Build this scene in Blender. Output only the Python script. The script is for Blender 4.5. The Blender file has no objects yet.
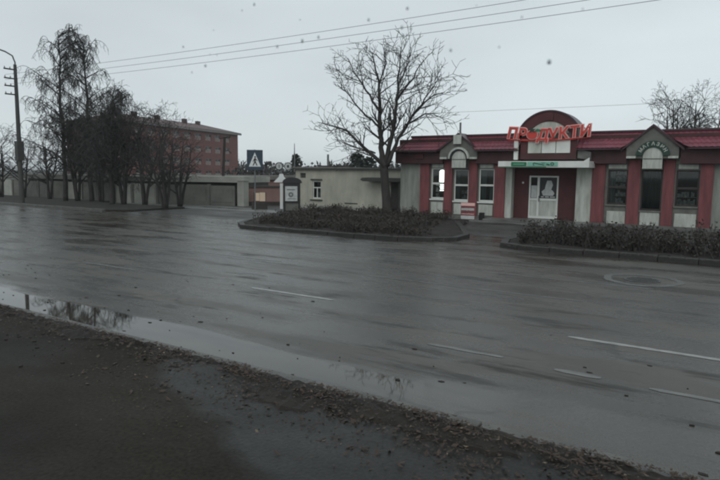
import bpy, math, random
from mathutils import Vector, Matrix
R = math.radians
sc = bpy.context.scene
# ------------------------------------------------------------------ camera
EYE = Vector((0, 0, 2.4))
pitch, yaw, roll = math.atan(67 / 600), R(33), 0.011
fw = Vector((-math.sin(yaw) * math.cos(pitch), math.cos(yaw) * math.cos(pitch), -math.sin(pitch)))
r0 = Vector((math.cos(yaw), math.sin(yaw), 0)); u0 = r0.cross(fw)
rt = math.cos(roll) * r0 + math.sin(roll) * u0; up = -math.sin(roll) * r0 + math.cos(roll) * u0
cd = bpy.data.cameras.new('camera'); cam = bpy.data.objects.new('camera', cd); sc.collection.objects.link(cam)
M3 = Matrix((rt, up, -fw)).transposed(); cd.dof.use_dof = True; cd.dof.focus_distance = 22; cd.dof.aperture_fstop = 10
cam.matrix_world = Matrix.Translation(EYE) @ M3.to_4x4()
cd.sensor_width = 36; cd.lens = 30; cd.clip_end = 5000; cd.clip_start = 0.05
sc.camera = cam
# ------------------------------------------------------------------ sky and sun
SUN_EL, SUN_AZ = R(40), R(200)
w = bpy.data.worlds.new('World'); sc.world = w; w.use_nodes = True
nt = w.node_tree; nt.nodes.clear()
out = nt.nodes.new('ShaderNodeOutputWorld'); bg = nt.nodes.new('ShaderNodeBackground')
sky = nt.nodes.new('ShaderNodeTexSky'); sky.sky_type = 'NISHITA'; sky.sun_disc = False
sky.sun_elevation = SUN_EL; sky.sun_rotation = SUN_AZ
tc = nt.nodes.new('ShaderNodeTexCoord'); sep = nt.nodes.new('ShaderNodeSeparateXYZ')
nt.links.new(tc.outputs['Generated'], sep.inputs[0])
ramp = nt.nodes.new('ShaderNodeValToRGB')          # overcast deck: pale near the horizon, even above
ramp.color_ramp.elements[0].position = 0.0; ramp.color_ramp.elements[0].color = (7.1, 7.85, 8.15, 1)
ramp.color_ramp.elements[1].position = 0.6; ramp.color_ramp.elements[1].color = (6.2, 6.9, 7.15, 1)
nt.links.new(sep.outputs[2], ramp.inputs[0])
mpg = nt.nodes.new('ShaderNodeMapping'); mpg.inputs['Scale'].default_value = (1, 1, 3)
nz = nt.nodes.new('ShaderNodeTexNoise'); nz.inputs['Scale'].default_value = 1.3; nz.inputs['Detail'].default_value = 4
nt.links.new(tc.outputs['Generated'], mpg.inputs[0]); nt.links.new(mpg.outputs[0], nz.inputs[0])
mr = nt.nodes.new('ShaderNodeMapRange'); mr.inputs[1].default_value = .3; mr.inputs[2].default_value = .7
mr.inputs[3].default_value = .86; mr.inputs[4].default_value = 1.1
nt.links.new(nz.outputs[0], mr.inputs[0])
cl = nt.nodes.new('ShaderNodeVectorMath'); cl.operation = 'SCALE'
nt.links.new(ramp.outputs[0], cl.inputs[0]); nt.links.new(mr.outputs[0], cl.inputs['Scale'])
mx = nt.nodes.new('ShaderNodeMix'); mx.data_type = 'RGBA'; mx.inputs[0].default_value = .93
nt.links.new(sky.outputs[0], mx.inputs[6]); nt.links.new(cl.outputs[0], mx.inputs[7])
nt.links.new(mx.outputs[2], bg.inputs[0]); bg.inputs[1].default_value = 0.1
nt.links.new(bg.outputs[0], out.inputs[0])
sl = bpy.data.lights.new('sun', 'SUN'); sl.energy = 0.5; sl.angle = R(40); sl.color = (1, .97, .93)
so = bpy.data.objects.new('sun', sl); sc.collection.objects.link(so)
so.rotation_euler = (R(50), 0, R(20))
sc.view_settings.view_transform = 'Standard'; sc.view_settings.look = 'None'
sc.view_settings.exposure = 0; sc.view_settings.gamma = 1
sc.cycles.max_bounces = 6; sc.cycles.transparent_max_bounces = 12
sc.cycles.filter_width = 2.2
try: sc.cycles.use_denoising = True
except Exception: pass
RND = random.Random(7)

# ------------------------------------------------------------------ helpers
def tag(o, label=None, cat=None, group=None, kind=None):
    if label: o['label'] = label
    if cat: o['category'] = cat
    if group: o['group'] = group
    if kind: o['kind'] = kind
    return o
def empty(name, loc, rz=0, label=None, cat=None, group=None):
    o = bpy.data.objects.new(name, None); sc.collection.objects.link(o)
    o.location = loc; o.rotation_euler = (0, 0, rz); return tag(o, label, cat, group)
def rootloc(o):
    v = Vector((0, 0, 0))
    while o: v += o.location; o = o.parent
    return v
class MB:
    def __init__(s): s.v = []; s.f = []
    def quad(s, *p):
        n = len(s.v); s.v += [tuple(q) for q in p]; s.f.append(tuple(range(n, n + len(p))))
    def box(s, x0, x1, y0, y1, z0, z1):
        n = len(s.v)
        s.v += [(x0,y0,z0),(x1,y0,z0),(x1,y1,z0),(x0,y1,z0),(x0,y0,z1),(x1,y0,z1),(x1,y1,z1),(x0,y1,z1)]
        s.f += [tuple(n + i for i in q) for q in ((0,3,2,1),(4,5,6,7),(0,1,5,4),(1,2,6,5),(2,3,7,6),(3,0,4,7))]
        return s
    def prism(s, poly, y0, y1):            # poly in XZ, counter-clockwise seen from -Y
        n = len(s.v); k = len(poly)
        s.v += [(x, y0, z) for x, z in poly] + [(x, y1, z) for x, z in poly]
        s.f.append(tuple(range(n, n + k))); s.f.append(tuple(range(n + 2 * k - 1, n + k - 1, -1)))
        for i in range(k):
            j = (i + 1) % k; s.f.append((n + i, n + k + i, n + k + j, n + j))
        return s
    def slab(s, poly, z0, z1):             # poly in XY counter-clockwise from above
        n = len(s.v); k = len(poly)
        s.v += [(x, y, z1) for x, y in poly] + [(x, y, z0) for x, y in poly]
        s.f.append(tuple(range(n, n + k))); s.f.append(tuple(range(n + 2 * k - 1, n + k - 1, -1)))
        for i in range(k):
            j = (i + 1) % k; s.f.append((n + i, n + k + i, n + k + j, n + j))
        return s
    def arc(s, cx, cz, ra, rb, a0, a1, y0, y1, n=16):
        for i in range(n):
            t0 = R(a0 + (a1 - a0) * i / n); t1 = R(a0 + (a1 - a0) * (i + 1) / n)
            P = [(cx + r * math.cos(t), cz + r * math.sin(t)) for r, t in ((ra, t0), (rb, t0), (rb, t1), (ra, t1))]
            s.prism(P, y0, y1)
        return s
    def tube(s, pts, rad, k=6, cap=True):
        pts = [Vector(p) for p in pts]; n0 = len(s.v); prev = None
        for i, p in enumerate(pts):
            d = (pts[min(i + 1, len(pts) - 1)] - pts[max(i - 1, 0)])
            if d.length < 1e-9: d = Vector((0, 0, 1))
            d.normalize()
            if prev is None:
                a = Vector((1, 0, 0)) if abs(d.x) < .8 else Vector((0, 1, 0)); a = (a - d * a.dot(d)).normalized()
            else: a = (prev - d * prev.dot(d)).normalized()
            prev = a; b = d.cross(a); r = rad[i] if isinstance(rad, (list, tuple)) else rad
            for j in range(k):
                t = 2 * math.pi * j / k; q = p + (a * math.cos(t) + b * math.sin(t)) * r; s.v.append((q.x, q.y, q.z))
        for i in range(len(pts) - 1):
            for j in range(k):
                a_ = n0 + i * k + j; b_ = n0 + i * k + (j + 1) % k
                s.f.append((a_, b_, b_ + k, a_ + k))
        if cap:
            s.f.append(tuple(n0 + k - 1 - j for j in range(k))); m = n0 + (len(pts) - 1) * k
            s.f.append(tuple(m + j for j in range(k)))
        return s
    def mesh(s, name, off=Vector((0, 0, 0)), smooth=False):
        me = bpy.data.meshes.new(name)
        me.from_pydata([(x - off.x, y - off.y, z - off.z) for x, y, z in s.v], [], s.f); me.update()
        if smooth: me.shade_smooth()
        return me
    def build(s, name, m, parent=None, local=False, smooth=False, bevel=0):
        if parent: off = Vector((0, 0, 0)) if local else rootloc(parent)
        else:
            xs = [v[0] for v in s.v]; ys = [v[1] for v in s.v]; zs = [v[2] for v in s.v]
            off = Vector(((min(xs) + max(xs)) / 2, (min(ys) + max(ys)) / 2, min(zs)))
        me = s.mesh(name, off, smooth); me.materials.append(m)
        o = bpy.data.objects.new(name, me); sc.collection.objects.link(o)
        if parent: o.parent = parent
        else: o.location = off
        if bevel:
            b = o.modifiers.new('bevel', 'BEVEL'); b.width = bevel; b.segments = 2; b.limit_method = 'ANGLE'
        return o
def inst(name, me, loc, parent=None, rz=0):
    o = bpy.data.objects.new(name, me); sc.collection.objects.link(o); o.location = loc; o.rotation_euler[2] = rz
    if parent: o.parent = parent
    return o
def B(x0, x1, y0, y1, z0, z1): return MB().box(x0, x1, y0, y1, z0, z1)

def mat(name, c, rough=.7, var=.25, scale=3, bump=.15, bscale=40, c2=None, stretch=(1, 1, 1), spec=.5, metal=0, detail=6):
    m = bpy.data.materials.new(name); m.use_nodes = True; n = m.node_tree; b = n.nodes['Principled BSDF']
    t = n.nodes.new('ShaderNodeTexCoord'); mp = n.nodes.new('ShaderNodeMapping'); mp.inputs['Scale'].default_value = stretch
    n.links.new(t.outputs['Object'], mp.inputs[0])
    a = n.nodes.new('ShaderNodeTexNoise'); a.inputs['Scale'].default_value = scale; a.inputs['Detail'].default_value = detail
    a.inputs['Roughness'].default_value = .65
    n.links.new(mp.outputs[0], a.inputs[0])
    rp = n.nodes.new('ShaderNodeValToRGB'); rp.color_ramp.elements[0].position = .3; rp.color_ramp.elements[1].position = .7
    lo = c2 if c2 else tuple(x * (1 - var) for x in c); hi = c if c2 else tuple(min(1, x * (1 + var)) for x in c)
    rp.color_ramp.elements[0].color = (*lo, 1); rp.color_ramp.elements[1].color = (*hi, 1)
    n.links.new(a.outputs[0], rp.inputs[0]); n.links.new(rp.outputs[0], b.inputs['Base Color'])
    b.inputs['Roughness'].default_value = rough; b.inputs['Specular IOR Level'].default_value = spec; b.inputs['Metallic'].default_value = metal
    if bump:
        q = n.nodes.new('ShaderNodeTexNoise'); q.inputs['Scale'].default_value = bscale; q.inputs['Detail'].default_value = 4
        n.links.new(mp.outputs[0], q.inputs[0])
        bp = n.nodes.new('ShaderNodeBump'); bp.inputs['Strength'].default_value = bump; bp.inputs['Distance'].default_value = .02
        n.links.new(q.outputs[0], bp.inputs['Height']); n.links.new(bp.outputs[0], b.inputs['Normal'])
    return m
def wet(name, dry, wetc, rough_lo, rough_hi, stretch, scale, bump=.1, lo=.4, hi=.62, fine=55, pud=None, film=None, spec=.5, streak=0):
    """wet ground: patches of smoother, darker film between rougher grain"""
    m = bpy.data.materials.new(name); m.use_nodes = True; n = m.node_tree; b = n.nodes['Principled BSDF']
    L = n.links.new
    t = n.nodes.new('ShaderNodeNewGeometry'); mp = n.nodes.new('ShaderNodeMapping'); mp.inputs['Scale'].default_value = stretch
    L(t.outputs['Position'], mp.inputs[0])
    a = n.nodes.new('ShaderNodeTexNoise'); a.inputs['Scale'].default_value = scale; a.inputs['Detail'].default_value = 7; a.inputs['Roughness'].default_value = .6
    L(mp.outputs[0], a.inputs[0])
    f = n.nodes.new('ShaderNodeMapRange'); f.inputs[1].default_value = lo; f.inputs[2].default_value = hi; L(a.outputs[0], f.inputs[0])
    fac = f.outputs[0]; b.inputs['Specular IOR Level'].default_value = spec
    if film:
        s0 = n.nodes.new('ShaderNodeSeparateXYZ'); L(t.outputs['Position'], s0.inputs[0])
        e0 = n.nodes.new('ShaderNodeTexNoise'); e0.inputs['Scale'].default_value = .8; e0.inputs['Detail'].default_value = 6; L(t.outputs['Position'], e0.inputs[0])
        a0 = n.nodes.new('ShaderNodeMath'); a0.operation = 'MULTIPLY_ADD'; L(e0.outputs[0], a0.inputs[0]); a0.inputs[1].default_value = 2.4; h0 = n.nodes.new('ShaderNodeMath'); h0.operation = 'MULTIPLY_ADD'; L(s0.outputs[1], h0.inputs[0]); h0.inputs[1].default_value = 2.0; L(s0.outputs[0], h0.inputs[2]); L(h0.outputs[0], a0.inputs[2])
        m0 = n.nodes.new('ShaderNodeMapRange'); m0.inputs[1].default_value = film + 1.0; m0.inputs[2].default_value = film + 1.6; L(a0.outputs[0], m0.inputs[0])
        m1 = n.nodes.new('ShaderNodeMath'); m1.operation = 'MULTIPLY'; L(m0.outputs[0], m1.inputs[0]); m1.inputs[1].default_value = .62
        m2 = n.nodes.new('ShaderNodeMath'); m2.operation = 'MULTIPLY_ADD'; m2.use_clamp = True; L(fac, m2.inputs[0]); m2.inputs[1].default_value = .3; L(m1.outputs[0], m2.inputs[2]); fac = m2.outputs[0]
    g = n.nodes.new('ShaderNodeTexNoise'); g.inputs['Scale'].default_value = fine; g.inputs['Detail'].default_value = 3; L(t.outputs['Position'], g.inputs[0])
    big = n.nodes.new('ShaderNodeTexNoise'); big.inputs['Scale'].default_value = .45; big.inputs['Detail'].default_value = 5; L(t.outputs['Position'], big.inputs[0])
    mc = n.nodes.new('ShaderNodeMix'); mc.data_type = 'RGBA'; mc.inputs[6].default_value = (*dry, 1); mc.inputs[7].default_value = (*wetc, 1)
    L(fac, mc.inputs[0])
    gr = n.nodes.new('ShaderNodeMapRange'); gr.inputs[1].default_value = .25; gr.inputs[2].default_value = .75; gr.inputs[3].default_value = .55; gr.inputs[4].default_value = 1.45
    L(g.outputs[0], gr.inputs[0])
    br = n.nodes.new('ShaderNodeMapRange'); br.inputs[1].default_value = .3; br.inputs[2].default_value = .7; br.inputs[3].default_value = .6; br.inputs[4].default_value = 1.4
    L(big.outputs[0], br.inputs[0])
    mm = n.nodes.new('ShaderNodeMath'); mm.operation = 'MULTIPLY'; L(gr.outputs[0], mm.inputs[0]); L(br.outputs[0], mm.inputs[1])
    if streak:
        mp2 = n.nodes.new('ShaderNodeMapping'); mp2.inputs['Scale'].default_value = (.34, 1.9, 1); mp2.inputs['Rotation'].default_value = (0, 0, .02); L(t.outputs['Position'], mp2.inputs[0])
        sk = n.nodes.new('ShaderNodeTexNoise'); sk.inputs['Scale'].default_value = 1.0; sk.inputs['Detail'].default_value = 6; sk.inputs['Roughness'].default_value = .7; L(mp2.outputs[0], sk.inputs[0])
        sm = n.nodes.new('ShaderNodeMapRange'); sm.inputs[1].default_value = .54; sm.inputs[2].default_value = .64; sm.inputs[3].default_value = 1; sm.inputs[4].default_value = .45; L(sk.outputs[0], sm.inputs[0])
        vo = n.nodes.new('ShaderNodeTexVoronoi'); vo.feature = 'DISTANCE_TO_EDGE'; vo.inputs['Scale'].default_value = .42
        dn = n.nodes.new('ShaderNodeTexNoise'); dn.inputs['Scale'].default_value = 1.6; dn.inputs['Detail'].default_value = 5; L(t.outputs['Position'], dn.inputs[0])
        dm = n.nodes.new('ShaderNodeVectorMath'); dm.operation = 'MULTIPLY_ADD'; L(dn.outputs['Color'], dm.inputs[0]); dm.inputs[1].default_value = (1.5, 1.1, 0); L(t.outputs['Position'], dm.inputs[2]); L(dm.outputs[0], vo.inputs['Vector'])
        cm = n.nodes.new('ShaderNodeMapRange'); cm.inputs[1].default_value = .008; cm.inputs[2].default_value = .03; cm.inputs[3].default_value = .35; cm.inputs[4].default_value = 1; L(vo.outputs['Distance'], cm.inputs[0])
        ck = n.nodes.new('ShaderNodeMapRange'); ck.inputs[1].default_value = .55; ck.inputs[2].default_value = .62; ck.inputs[3].default_value = 1; ck.inputs[4].default_value = 0; L(big.outputs[0], ck.inputs[0])
        cx = n.nodes.new('ShaderNodeMath'); cx.operation = 'MAXIMUM'; L(cm.outputs[0], cx.inputs[0]); L(ck.outputs[0], cx.inputs[1])
        m4 = n.nodes.new('ShaderNodeMath'); m4.operation = 'MULTIPLY'; L(mm.outputs[0], m4.inputs[0]); L(cx.outputs[0], m4.inputs[1]); mm = m4
        m3 = n.nodes.new('ShaderNodeMath'); m3.operation = 'MULTIPLY'; L(mm.outputs[0], m3.inputs[0]); L(sm.outputs[0], m3.inputs[1]); mm = m3
    sv = n.nodes.new('ShaderNodeVectorMath'); sv.operation = 'SCALE'; L(mc.outputs[2], sv.inputs[0]); L(mm.outputs[0], sv.inputs['Scale'])
    L(sv.outputs[0], b.inputs['Base Color'])
    rr = n.nodes.new('ShaderNodeMapRange'); rr.inputs[3].default_value = rough_hi; rr.inputs[4].default_value = rough_lo
    L(fac, rr.inputs[0]); rough = rr.outputs[0]
    if streak:
        sr = n.nodes.new('ShaderNodeMapRange'); sr.inputs[1].default_value = .54; sr.inputs[2].default_value = .64; sr.inputs[3].default_value = 0; sr.inputs[4].default_value = .26; L(sk.outputs[0], sr.inputs[0])
        ra = n.nodes.new('ShaderNodeMath'); L(rough, ra.inputs[0]); L(sr.outputs[0], ra.inputs[1]); rough = ra.outputs[0]
    bp = n.nodes.new('ShaderNodeBump'); bp.inputs['Strength'].default_value = bump; bp.inputs['Distance'].default_value = .01
    L(g.outputs[0], bp.inputs['Height']); 
    if pud:      # standing water: (y0, y1) strip with a ragged noisy edge, plus low spots
        y0, y1, x0, x1 = pud
        s = n.nodes.new('ShaderNodeSeparateXYZ'); L(t.outputs['Position'], s.inputs[0])
        e = n.nodes.new('ShaderNodeTexNoise'); e.inputs['Scale'].default_value = .9; e.inputs['Detail'].default_value = 5; L(mp.outputs[0], e.inputs[0])
        ad = n.nodes.new('ShaderNodeMath'); ad.operation = 'MULTIPLY_ADD'; L(e.outputs[0], ad.inputs[0]); ad.inputs[1].default_value = 1.5; L(s.outputs[1], ad.inputs[2])
        yy = n.nodes.new('ShaderNodeMapRange'); yy.interpolation_type = 'SMOOTHSTEP'
        yy.inputs[1].default_value = y1 + .75 - .12; yy.inputs[2].default_value = y1 + .75 + .12; yy.inputs[3].default_value = 1; yy.inputs[4].default_value = 0
        L(ad.outputs[0], yy.inputs[0])
        inv = n.nodes.new('ShaderNodeMapRange'); inv.inputs[3].default_value = 0; inv.inputs[4].default_value = 1
        xm = n.nodes.new('ShaderNodeMapRange'); xm.inputs[1].default_value = -3.0; xm.inputs[2].default_value = -1.8; xm.inputs[3].default_value = 1; xm.inputs[4].default_value = .25; L(s.outputs[0], xm.inputs[0])
        xy = n.nodes.new('ShaderNodeMath'); xy.operation = 'MULTIPLY'; L(yy.outputs[0], xy.inputs[0]); L(xm.outputs[0], xy.inputs[1]); L(xy.outputs[0], inv.inputs[0])
        mR = n.nodes.new('ShaderNodeMix'); mR.data_type = 'FLOAT'; L(inv.outputs[0], mR.inputs[0]); L(rough, mR.inputs[2]); mR.inputs[3].default_value = .03
        rough = mR.outputs[0]
        st = n.nodes.new('ShaderNodeMapRange'); st.inputs[3].default_value = bump; st.inputs[4].default_value = 0.0; L(inv.outputs[0], st.inputs[0]); L(st.outputs[0], bp.inputs['Strength'])
    L(rough, b.inputs['Roughness']); L(bp.outputs[0], b.inputs['Normal'])
    return m
def plain(name, c, rough=.5, emit=0, metal=0):
    m = bpy.data.materials.new(name); m.use_nodes = True; b = m.node_tree.nodes['Principled BSDF']
    b.inputs['Base Color'].default_value = (*c, 1); b.inputs['Roughness'].default_value = rough; b.inputs['Metallic'].default_value = metal
    if emit: b.inputs['Emission Color'].default_value = (*c, 1); b.inputs['Emission Strength'].default_value = emit
    return m
def glassmat(name, tint=(.5, .55, .55), refl=1.0):
    m = bpy.data.materials.new(name); m.use_nodes = True; n = m.node_tree; n.nodes.clear()
    o = n.nodes.new('ShaderNodeOutputMaterial'); t = n.nodes.new('ShaderNodeBsdfTransparent'); t.inputs[0].default_value = (*tint, 1)
    g = n.nodes.new('ShaderNodeBsdfGlossy'); g.inputs['Roughness'].default_value = .03
    f = n.nodes.new('ShaderNodeFresnel'); f.inputs[0].default_value = 1.6; x = n.nodes.new('ShaderNodeMixShader')
    n.links.new(f.outputs[0], x.inputs[0]); n.links.new(t.outputs[0], x.inputs[1]); n.links.new(g.outputs[0], x.inputs[2]); n.links.new(x.outputs[0], o.inputs[0])
    return m

M = dict(
    road=wet('wet_asphalt', (.056, .050, .039), (.032, .029, .023), .10, .42, (.26, 1, 1), 1.1, bump=.45, pud=(5.3, 6.15, 0, 0), spec=.5, streak=1),
    walk=wet('muddy_asphalt', (.021, .018, .013), (.024, .024, .023), .34, .92, (.6, 1, 1), .9, bump=.5, lo=.42, hi=.66, fine=30, film=3.4, spec=.24),
    yard=wet('yard_asphalt', (.055, .053, .049), (.034, .033, .031), .38, .75, (.5, 1, 1), .8, bump=.3),
    path=wet('pale_path', (.17, .17, .16), (.11, .11, .105), .25, .6, (.4, 1, 1), .8, bump=.3),
    soil=mat('dark_soil', (.026, .020, .014), .9, c2=(.009, .008, .006), scale=2.5, bump=.9, bscale=14),
    verge=mat('wet_verge', (.032, .029, .020), .9, c2=(.012, .012, .009), scale=1.4, bump=.9, bscale=18),
    ground=mat('field_soil', (.050, .048, .034), .9, scale=.3, bump=.4),
    kerb=mat('old_concrete_kerb', (.13, .13, .115), .5, c2=(.05, .05, .046), scale=2.5, bump=.5, bscale=30),
    kerbdark=mat('dark_wet_kerb', (.036, .034, .030), .55, c2=(.014, .013, .012), scale=2.5, bump=.5, bscale=30),
    line=mat('worn_road_paint', (.42, .42, .40), .35, c2=(.12, .12, .12), scale=9, bump=.2, stretch=(.5, 2, 1)),
    line2=mat('faded_road_paint', (.19, .19, .18), .35, c2=(.06, .06, .06), scale=6, bump=.2, stretch=(.5, 2, 1)),
    leaf=mat('brown_leaf', (.060, .032, .016), .6, c2=(.014, .010, .007), scale=5, bump=0),
    leaf2=mat('pale_leaf', (.20, .15, .09), .5, c2=(.06, .04, .025), scale=5, bump=0),
    stucco=mat('greenish_grey_stucco', (.36, .37, .33), .85, c2=(.18, .19, .165), scale=1.3, bump=.3, stretch=(2.6, 2.6, .45)),
    stuccod=mat('dull_grey_stucco', (.185, .185, .165), .85, c2=(.10, .10, .09), scale=2.5, bump=.25),
    panel=mat('pale_panel', (.62, .64, .58), .8, c2=(.34, .35, .31), scale=1.6, bump=.25, stretch=(3, 3, .6)),
    plinth=mat('grey_plinth', (.17, .17, .155), .8, c2=(.08, .08, .075), scale=2.5, bump=.4),
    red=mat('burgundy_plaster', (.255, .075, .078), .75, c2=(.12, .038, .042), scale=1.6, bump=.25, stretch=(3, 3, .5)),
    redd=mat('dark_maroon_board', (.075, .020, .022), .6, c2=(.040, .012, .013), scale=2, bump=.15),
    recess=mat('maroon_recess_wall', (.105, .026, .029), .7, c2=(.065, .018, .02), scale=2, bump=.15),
    tile=mat('cherry_metal_tile', (.22, .042, .066), .38, c2=(.14, .028, .044), scale=1.5, bump=.05, spec=.6),
    cap=mat('dark_ridge_cap', (.05, .018, .024), .4, bump=0),
    white=mat('white_plastic_frame', (.80, .82, .77), .4, c2=(.62, .64, .60), scale=2, bump=0),
    dark=mat('dark_brown_frame', (.030, .022, .020), .45, bump=0),
    black=mat('black_metal', (.018, .018, .018), .45, bump=0),
    steel=mat('grey_metal', (.16, .165, .165), .5, bump=0),
    glass=glassmat('window_glass', (.72, .76, .76)), glassd=glassmat('dim_window_glass', (.5, .54, .53)),
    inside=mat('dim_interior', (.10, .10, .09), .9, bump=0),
    goods=mat('shelf_goods', (.75, .73, .68), .7, c2=(.06, .09, .09), scale=9, bump=0, stretch=(1, 1, 1)),
    curtain=mat('grey_green_curtain', (.36, .43, .40), .9, c2=(.16, .20, .19), scale=5, bump=0, stretch=(4, 1, .15)),
    lit=plain('lit_display', (1, 1, .97), emit=3.5),
    signred=plain('sign_red', (.60, .050, .036), .35), signpink=plain('sign_pink_edge', (.84, .50, .46), .5),
    green=plain('sign_green', (.01, .17, .075), .4), mint=plain('sign_mint', (.22, .50, .38), .5), greend=plain('dark_green', (.012, .045, .030), .5),
    cream=mat('cream_render', (.56, .545, .45), .85, c2=(.33, .325, .27), scale=.8, bump=.4, stretch=(1.4, 1, .7)),
    creamcap=mat('roof_edge_grey', (.20, .19, .175), .8, bump=.3),
    slab=mat('dark_slate_slab', (.06, .06, .055), .7, bump=.3),
    brick=mat('red_brick_far', (.20, .078, .066), .85, c2=(.14, .054, .047), scale=.35, bump=0),
    brickend=mat('brown_brick_far', (.10, .060, .055), .85, c2=(.06, .04, .037), scale=.35, bump=0),
    roofg=mat('rusty_sheet_roof', (.13, .075, .068), .7, c2=(.08, .045, .042), scale=.3, bump=0),
    farpan=mat('pale_loggia_panel', (.26, .21, .19), .8, bump=0), farglass=plain('far_window_glass', (.04, .05, .055), .1),
    fence=mat('old_concrete_panel', (.21, .205, .18), .85, c2=(.10, .10, .09), scale=.7, bump=.4),
    fencel=mat('pale_concrete_panel', (.44, .44, .39), .85, c2=(.28, .28, .25), scale=.9, bump=.4),
    pink=mat('pinkish_wall', (.31, .19, .165), .85, c2=(.21, .13, .115), scale=1.2, bump=.3),
    shed=mat('dim_shed_wall', (.05, .045, .04), .9, bump=.2),
    bark=mat('wet_bark', (.050, .045, .038), .8, c2=(.020, .018, .016), scale=6, bump=.6, bscale=25, stretch=(1, 1, .3)),
    twig=mat('twig_bark', (.060, .053, .047), .85, c2=(.030, .027, .024), scale=3, bump=0),
    twigd=mat('dark_twig_bark', (.055, .051, .048), .9, c2=(.030, .028, .027), scale=1, bump=0),
    pine=mat('dark_evergreen', (.022, .034, .022), .9, c2=(.012, .020, .013), scale=3, bump=0),
    hedge=mat('hedge_leaf', (.034, .036, .022), .7, c2=(.014, .013, .010), scale=5, bump=0),
    hedgeb=mat('withered_leaf', (.060, .046, .032), .7, c2=(.018, .013, .010), scale=5, bump=0),
    blue=mat('dull_blue_sign', (.036, .058, .085), .4, c2=(.028, .045, .065), scale=6, bump=0), signwhite=plain('sign_white', (.78, .80, .78), .4), signblack=plain('sign_black', (.02, .02, .02), .5),
    rimred=plain('road_sign_red', (.35, .03, .03), .4), warm=plain('warm_white_board', (.80, .62, .45), .6),
    poster=mat('pale_poster', (.62, .63, .60), .4, c2=(.40, .42, .42), scale=5, bump=0),
    cable=plain('cable_grey', (.10, .10, .105), .6), iron=mat('cast_iron', (.075, .075, .072), .35, c2=(.03, .03, .03), scale=20, bump=.3),
    patch=mat('pale_mortar_patch', (.13, .13, .12), .4, c2=(.05, .05, .047), scale=5, bump=.4),
)

# ================================================================== ground
def sheet(name, poly, z, m):
    b = MB(); b.quad(*[(x, y, z) for x, y in poly]); return tag(b.build(name, m), kind='structure')
b = MB(); b.quad((-2500, -800, -.05), (2500, -800, -.05), (2500, 3000, -.05), (-2500, 3000, -.05))
tag(b.build('ground', M['ground']), kind='structure')
# road with a shallow gutter sag, finely divided so that it is not dead flat
def road():
    b = MB(); xs = [-170 + 4 * i for i in range(26)] + [-66 + 1.0 * i for i in range(104)]; ys = [5.28 + .5 * j for j in range(35)]
    for i, x in enumerate(xs):
        for y in ys: b.v.append((x, y, 0))
    n = len(ys)
    for i in range(len(xs) - 1):
        for j in range(n - 1): a = i * n + j; b.f.append((a, a + n, a + n + 1, a + 1))
    return tag(b.build('road', M['road'], smooth=True), kind='structure')
road()
sheet('side_street', [(-30.5, 22.25), (-19, 22.25), (-19, 31), (-22, 48), (-30, 48), (-30.5, 31)], -.002, M['yard'])
sheet('forecourt', [(-19, 22.25), (40, 22.25), (40, 31), (-19, 31)], .003, M['yard'])
sheet('path', [(-40, 26.3), (-23.4, 27.0), (-23.4, 28.4), (-31.0, 29.9), (-40, 27.6)], .006, M['path'])
# left far verge, raised behind its kerb
b = MB(); b.slab([(-150, 21.25), (-31.5, 21.25), (-30.5, 22.5), (-30.5, 26.2), (-40, 26.2), (-40, 27.7), (-150, 27.7)], -.04, .11)
tag(b.build('verge', M['verge']), kind='structure')
# near pavement: lumpy muddy strip
def pavement():
    r = random.Random(3); b = MB(); xs = [-30 + .2 * i for i in range(190)]; ys = [-3 + .2 * j for j in range(41)]
    for x in xs:
        for y in ys:
            e = max(0, 1 - abs(y - 4.75) / .55)
            z = .035 + .05 * e * (0.7 + .5 * math.sin(x * 2.1) * math.sin(x * .9)) + r.uniform(-.006, .006) * (1 + 2 * e) + .008 * math.sin(x * .8 + y * 1.3)
            b.v.append((x, min(y, 5.08), z))
    n = len(ys)
    for i in range(len(xs) - 1):
        for j in range(n - 1): a = i * n + j; b.f.append((a, a + n, a + n + 1, a + 1))
    return tag(b.build('pavement', M['walk'], smooth=True), kind='structure')
pavement()
def gutter():
    r = random.Random(13); b = MB(); n = 360
    for i in range(n + 1):
        x = -30 + i * .1; w_ = .30 + .14 * math.sin(x * 1.3) + .1 * math.sin(x * 3.1 + 1) + r.uniform(-.05, .05) + (.22 if x > -6.5 else 0) - (.12 if x < -10 else 0)
        for t in range(7): b.v.append((x, 5.085 - w_ * t / 6, (.104 if t < 6 else .02) + r.uniform(-.03, .02) - .05 * (t / 6) ** 2 - (.03 if t == 0 else 0)))
    for i in range(n):
        for t in range(6): a = i * 7 + t; b.f.append((a, a + 1, a + 8, a + 7))
    return tag(b.build('gutter_soil', M['soil']), kind='structure')
gutter()
# kerbs made of stones
def kerb(name, pts, width, z0, z1, m, step=1.0, jit=.012, seed=1):
    r = random.Random(seed); e = tag(empty(name, (pts[0][0], pts[0][1], 0)), kind='structure')
    me = B(-step / 2 + .008, step / 2 - .008, 0, width, z0, z1).mesh('kerb_stone'); me.materials.append(m)
    for (xa, ya), (xb, yb) in zip(pts, pts[1:]):
        L = math.hypot(xb - xa, yb - ya); n = max(1, round(L / step)); a = math.atan2(yb - ya, xb - xa)
        for i in range(n):
            t = (i + .5) / n
            o = inst('kerb_stone', me, (xa + (xb - xa) * t - pts[0][0], ya + (yb - ya) * t - pts[0][1] + r.uniform(-jit, jit), r.uniform(-jit, jit)), e, a + r.uniform(-.01, .01))
            o.scale.x = L / n / step
            bv = o.modifiers.new('bevel', 'BEVEL'); bv.width = .015; bv.segments = 2
    return e
kerb('near_kerb', [(-30, 5.09), (5, 5.09)], .20, -.1, .045, M['kerb'], 1.0, .006, 2)
kerb('left_kerb', [(-88, 21.0), (-31.5, 21.0)], .24, -.1, .15, M['kerb'], 1.0, .01, 3)
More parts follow.
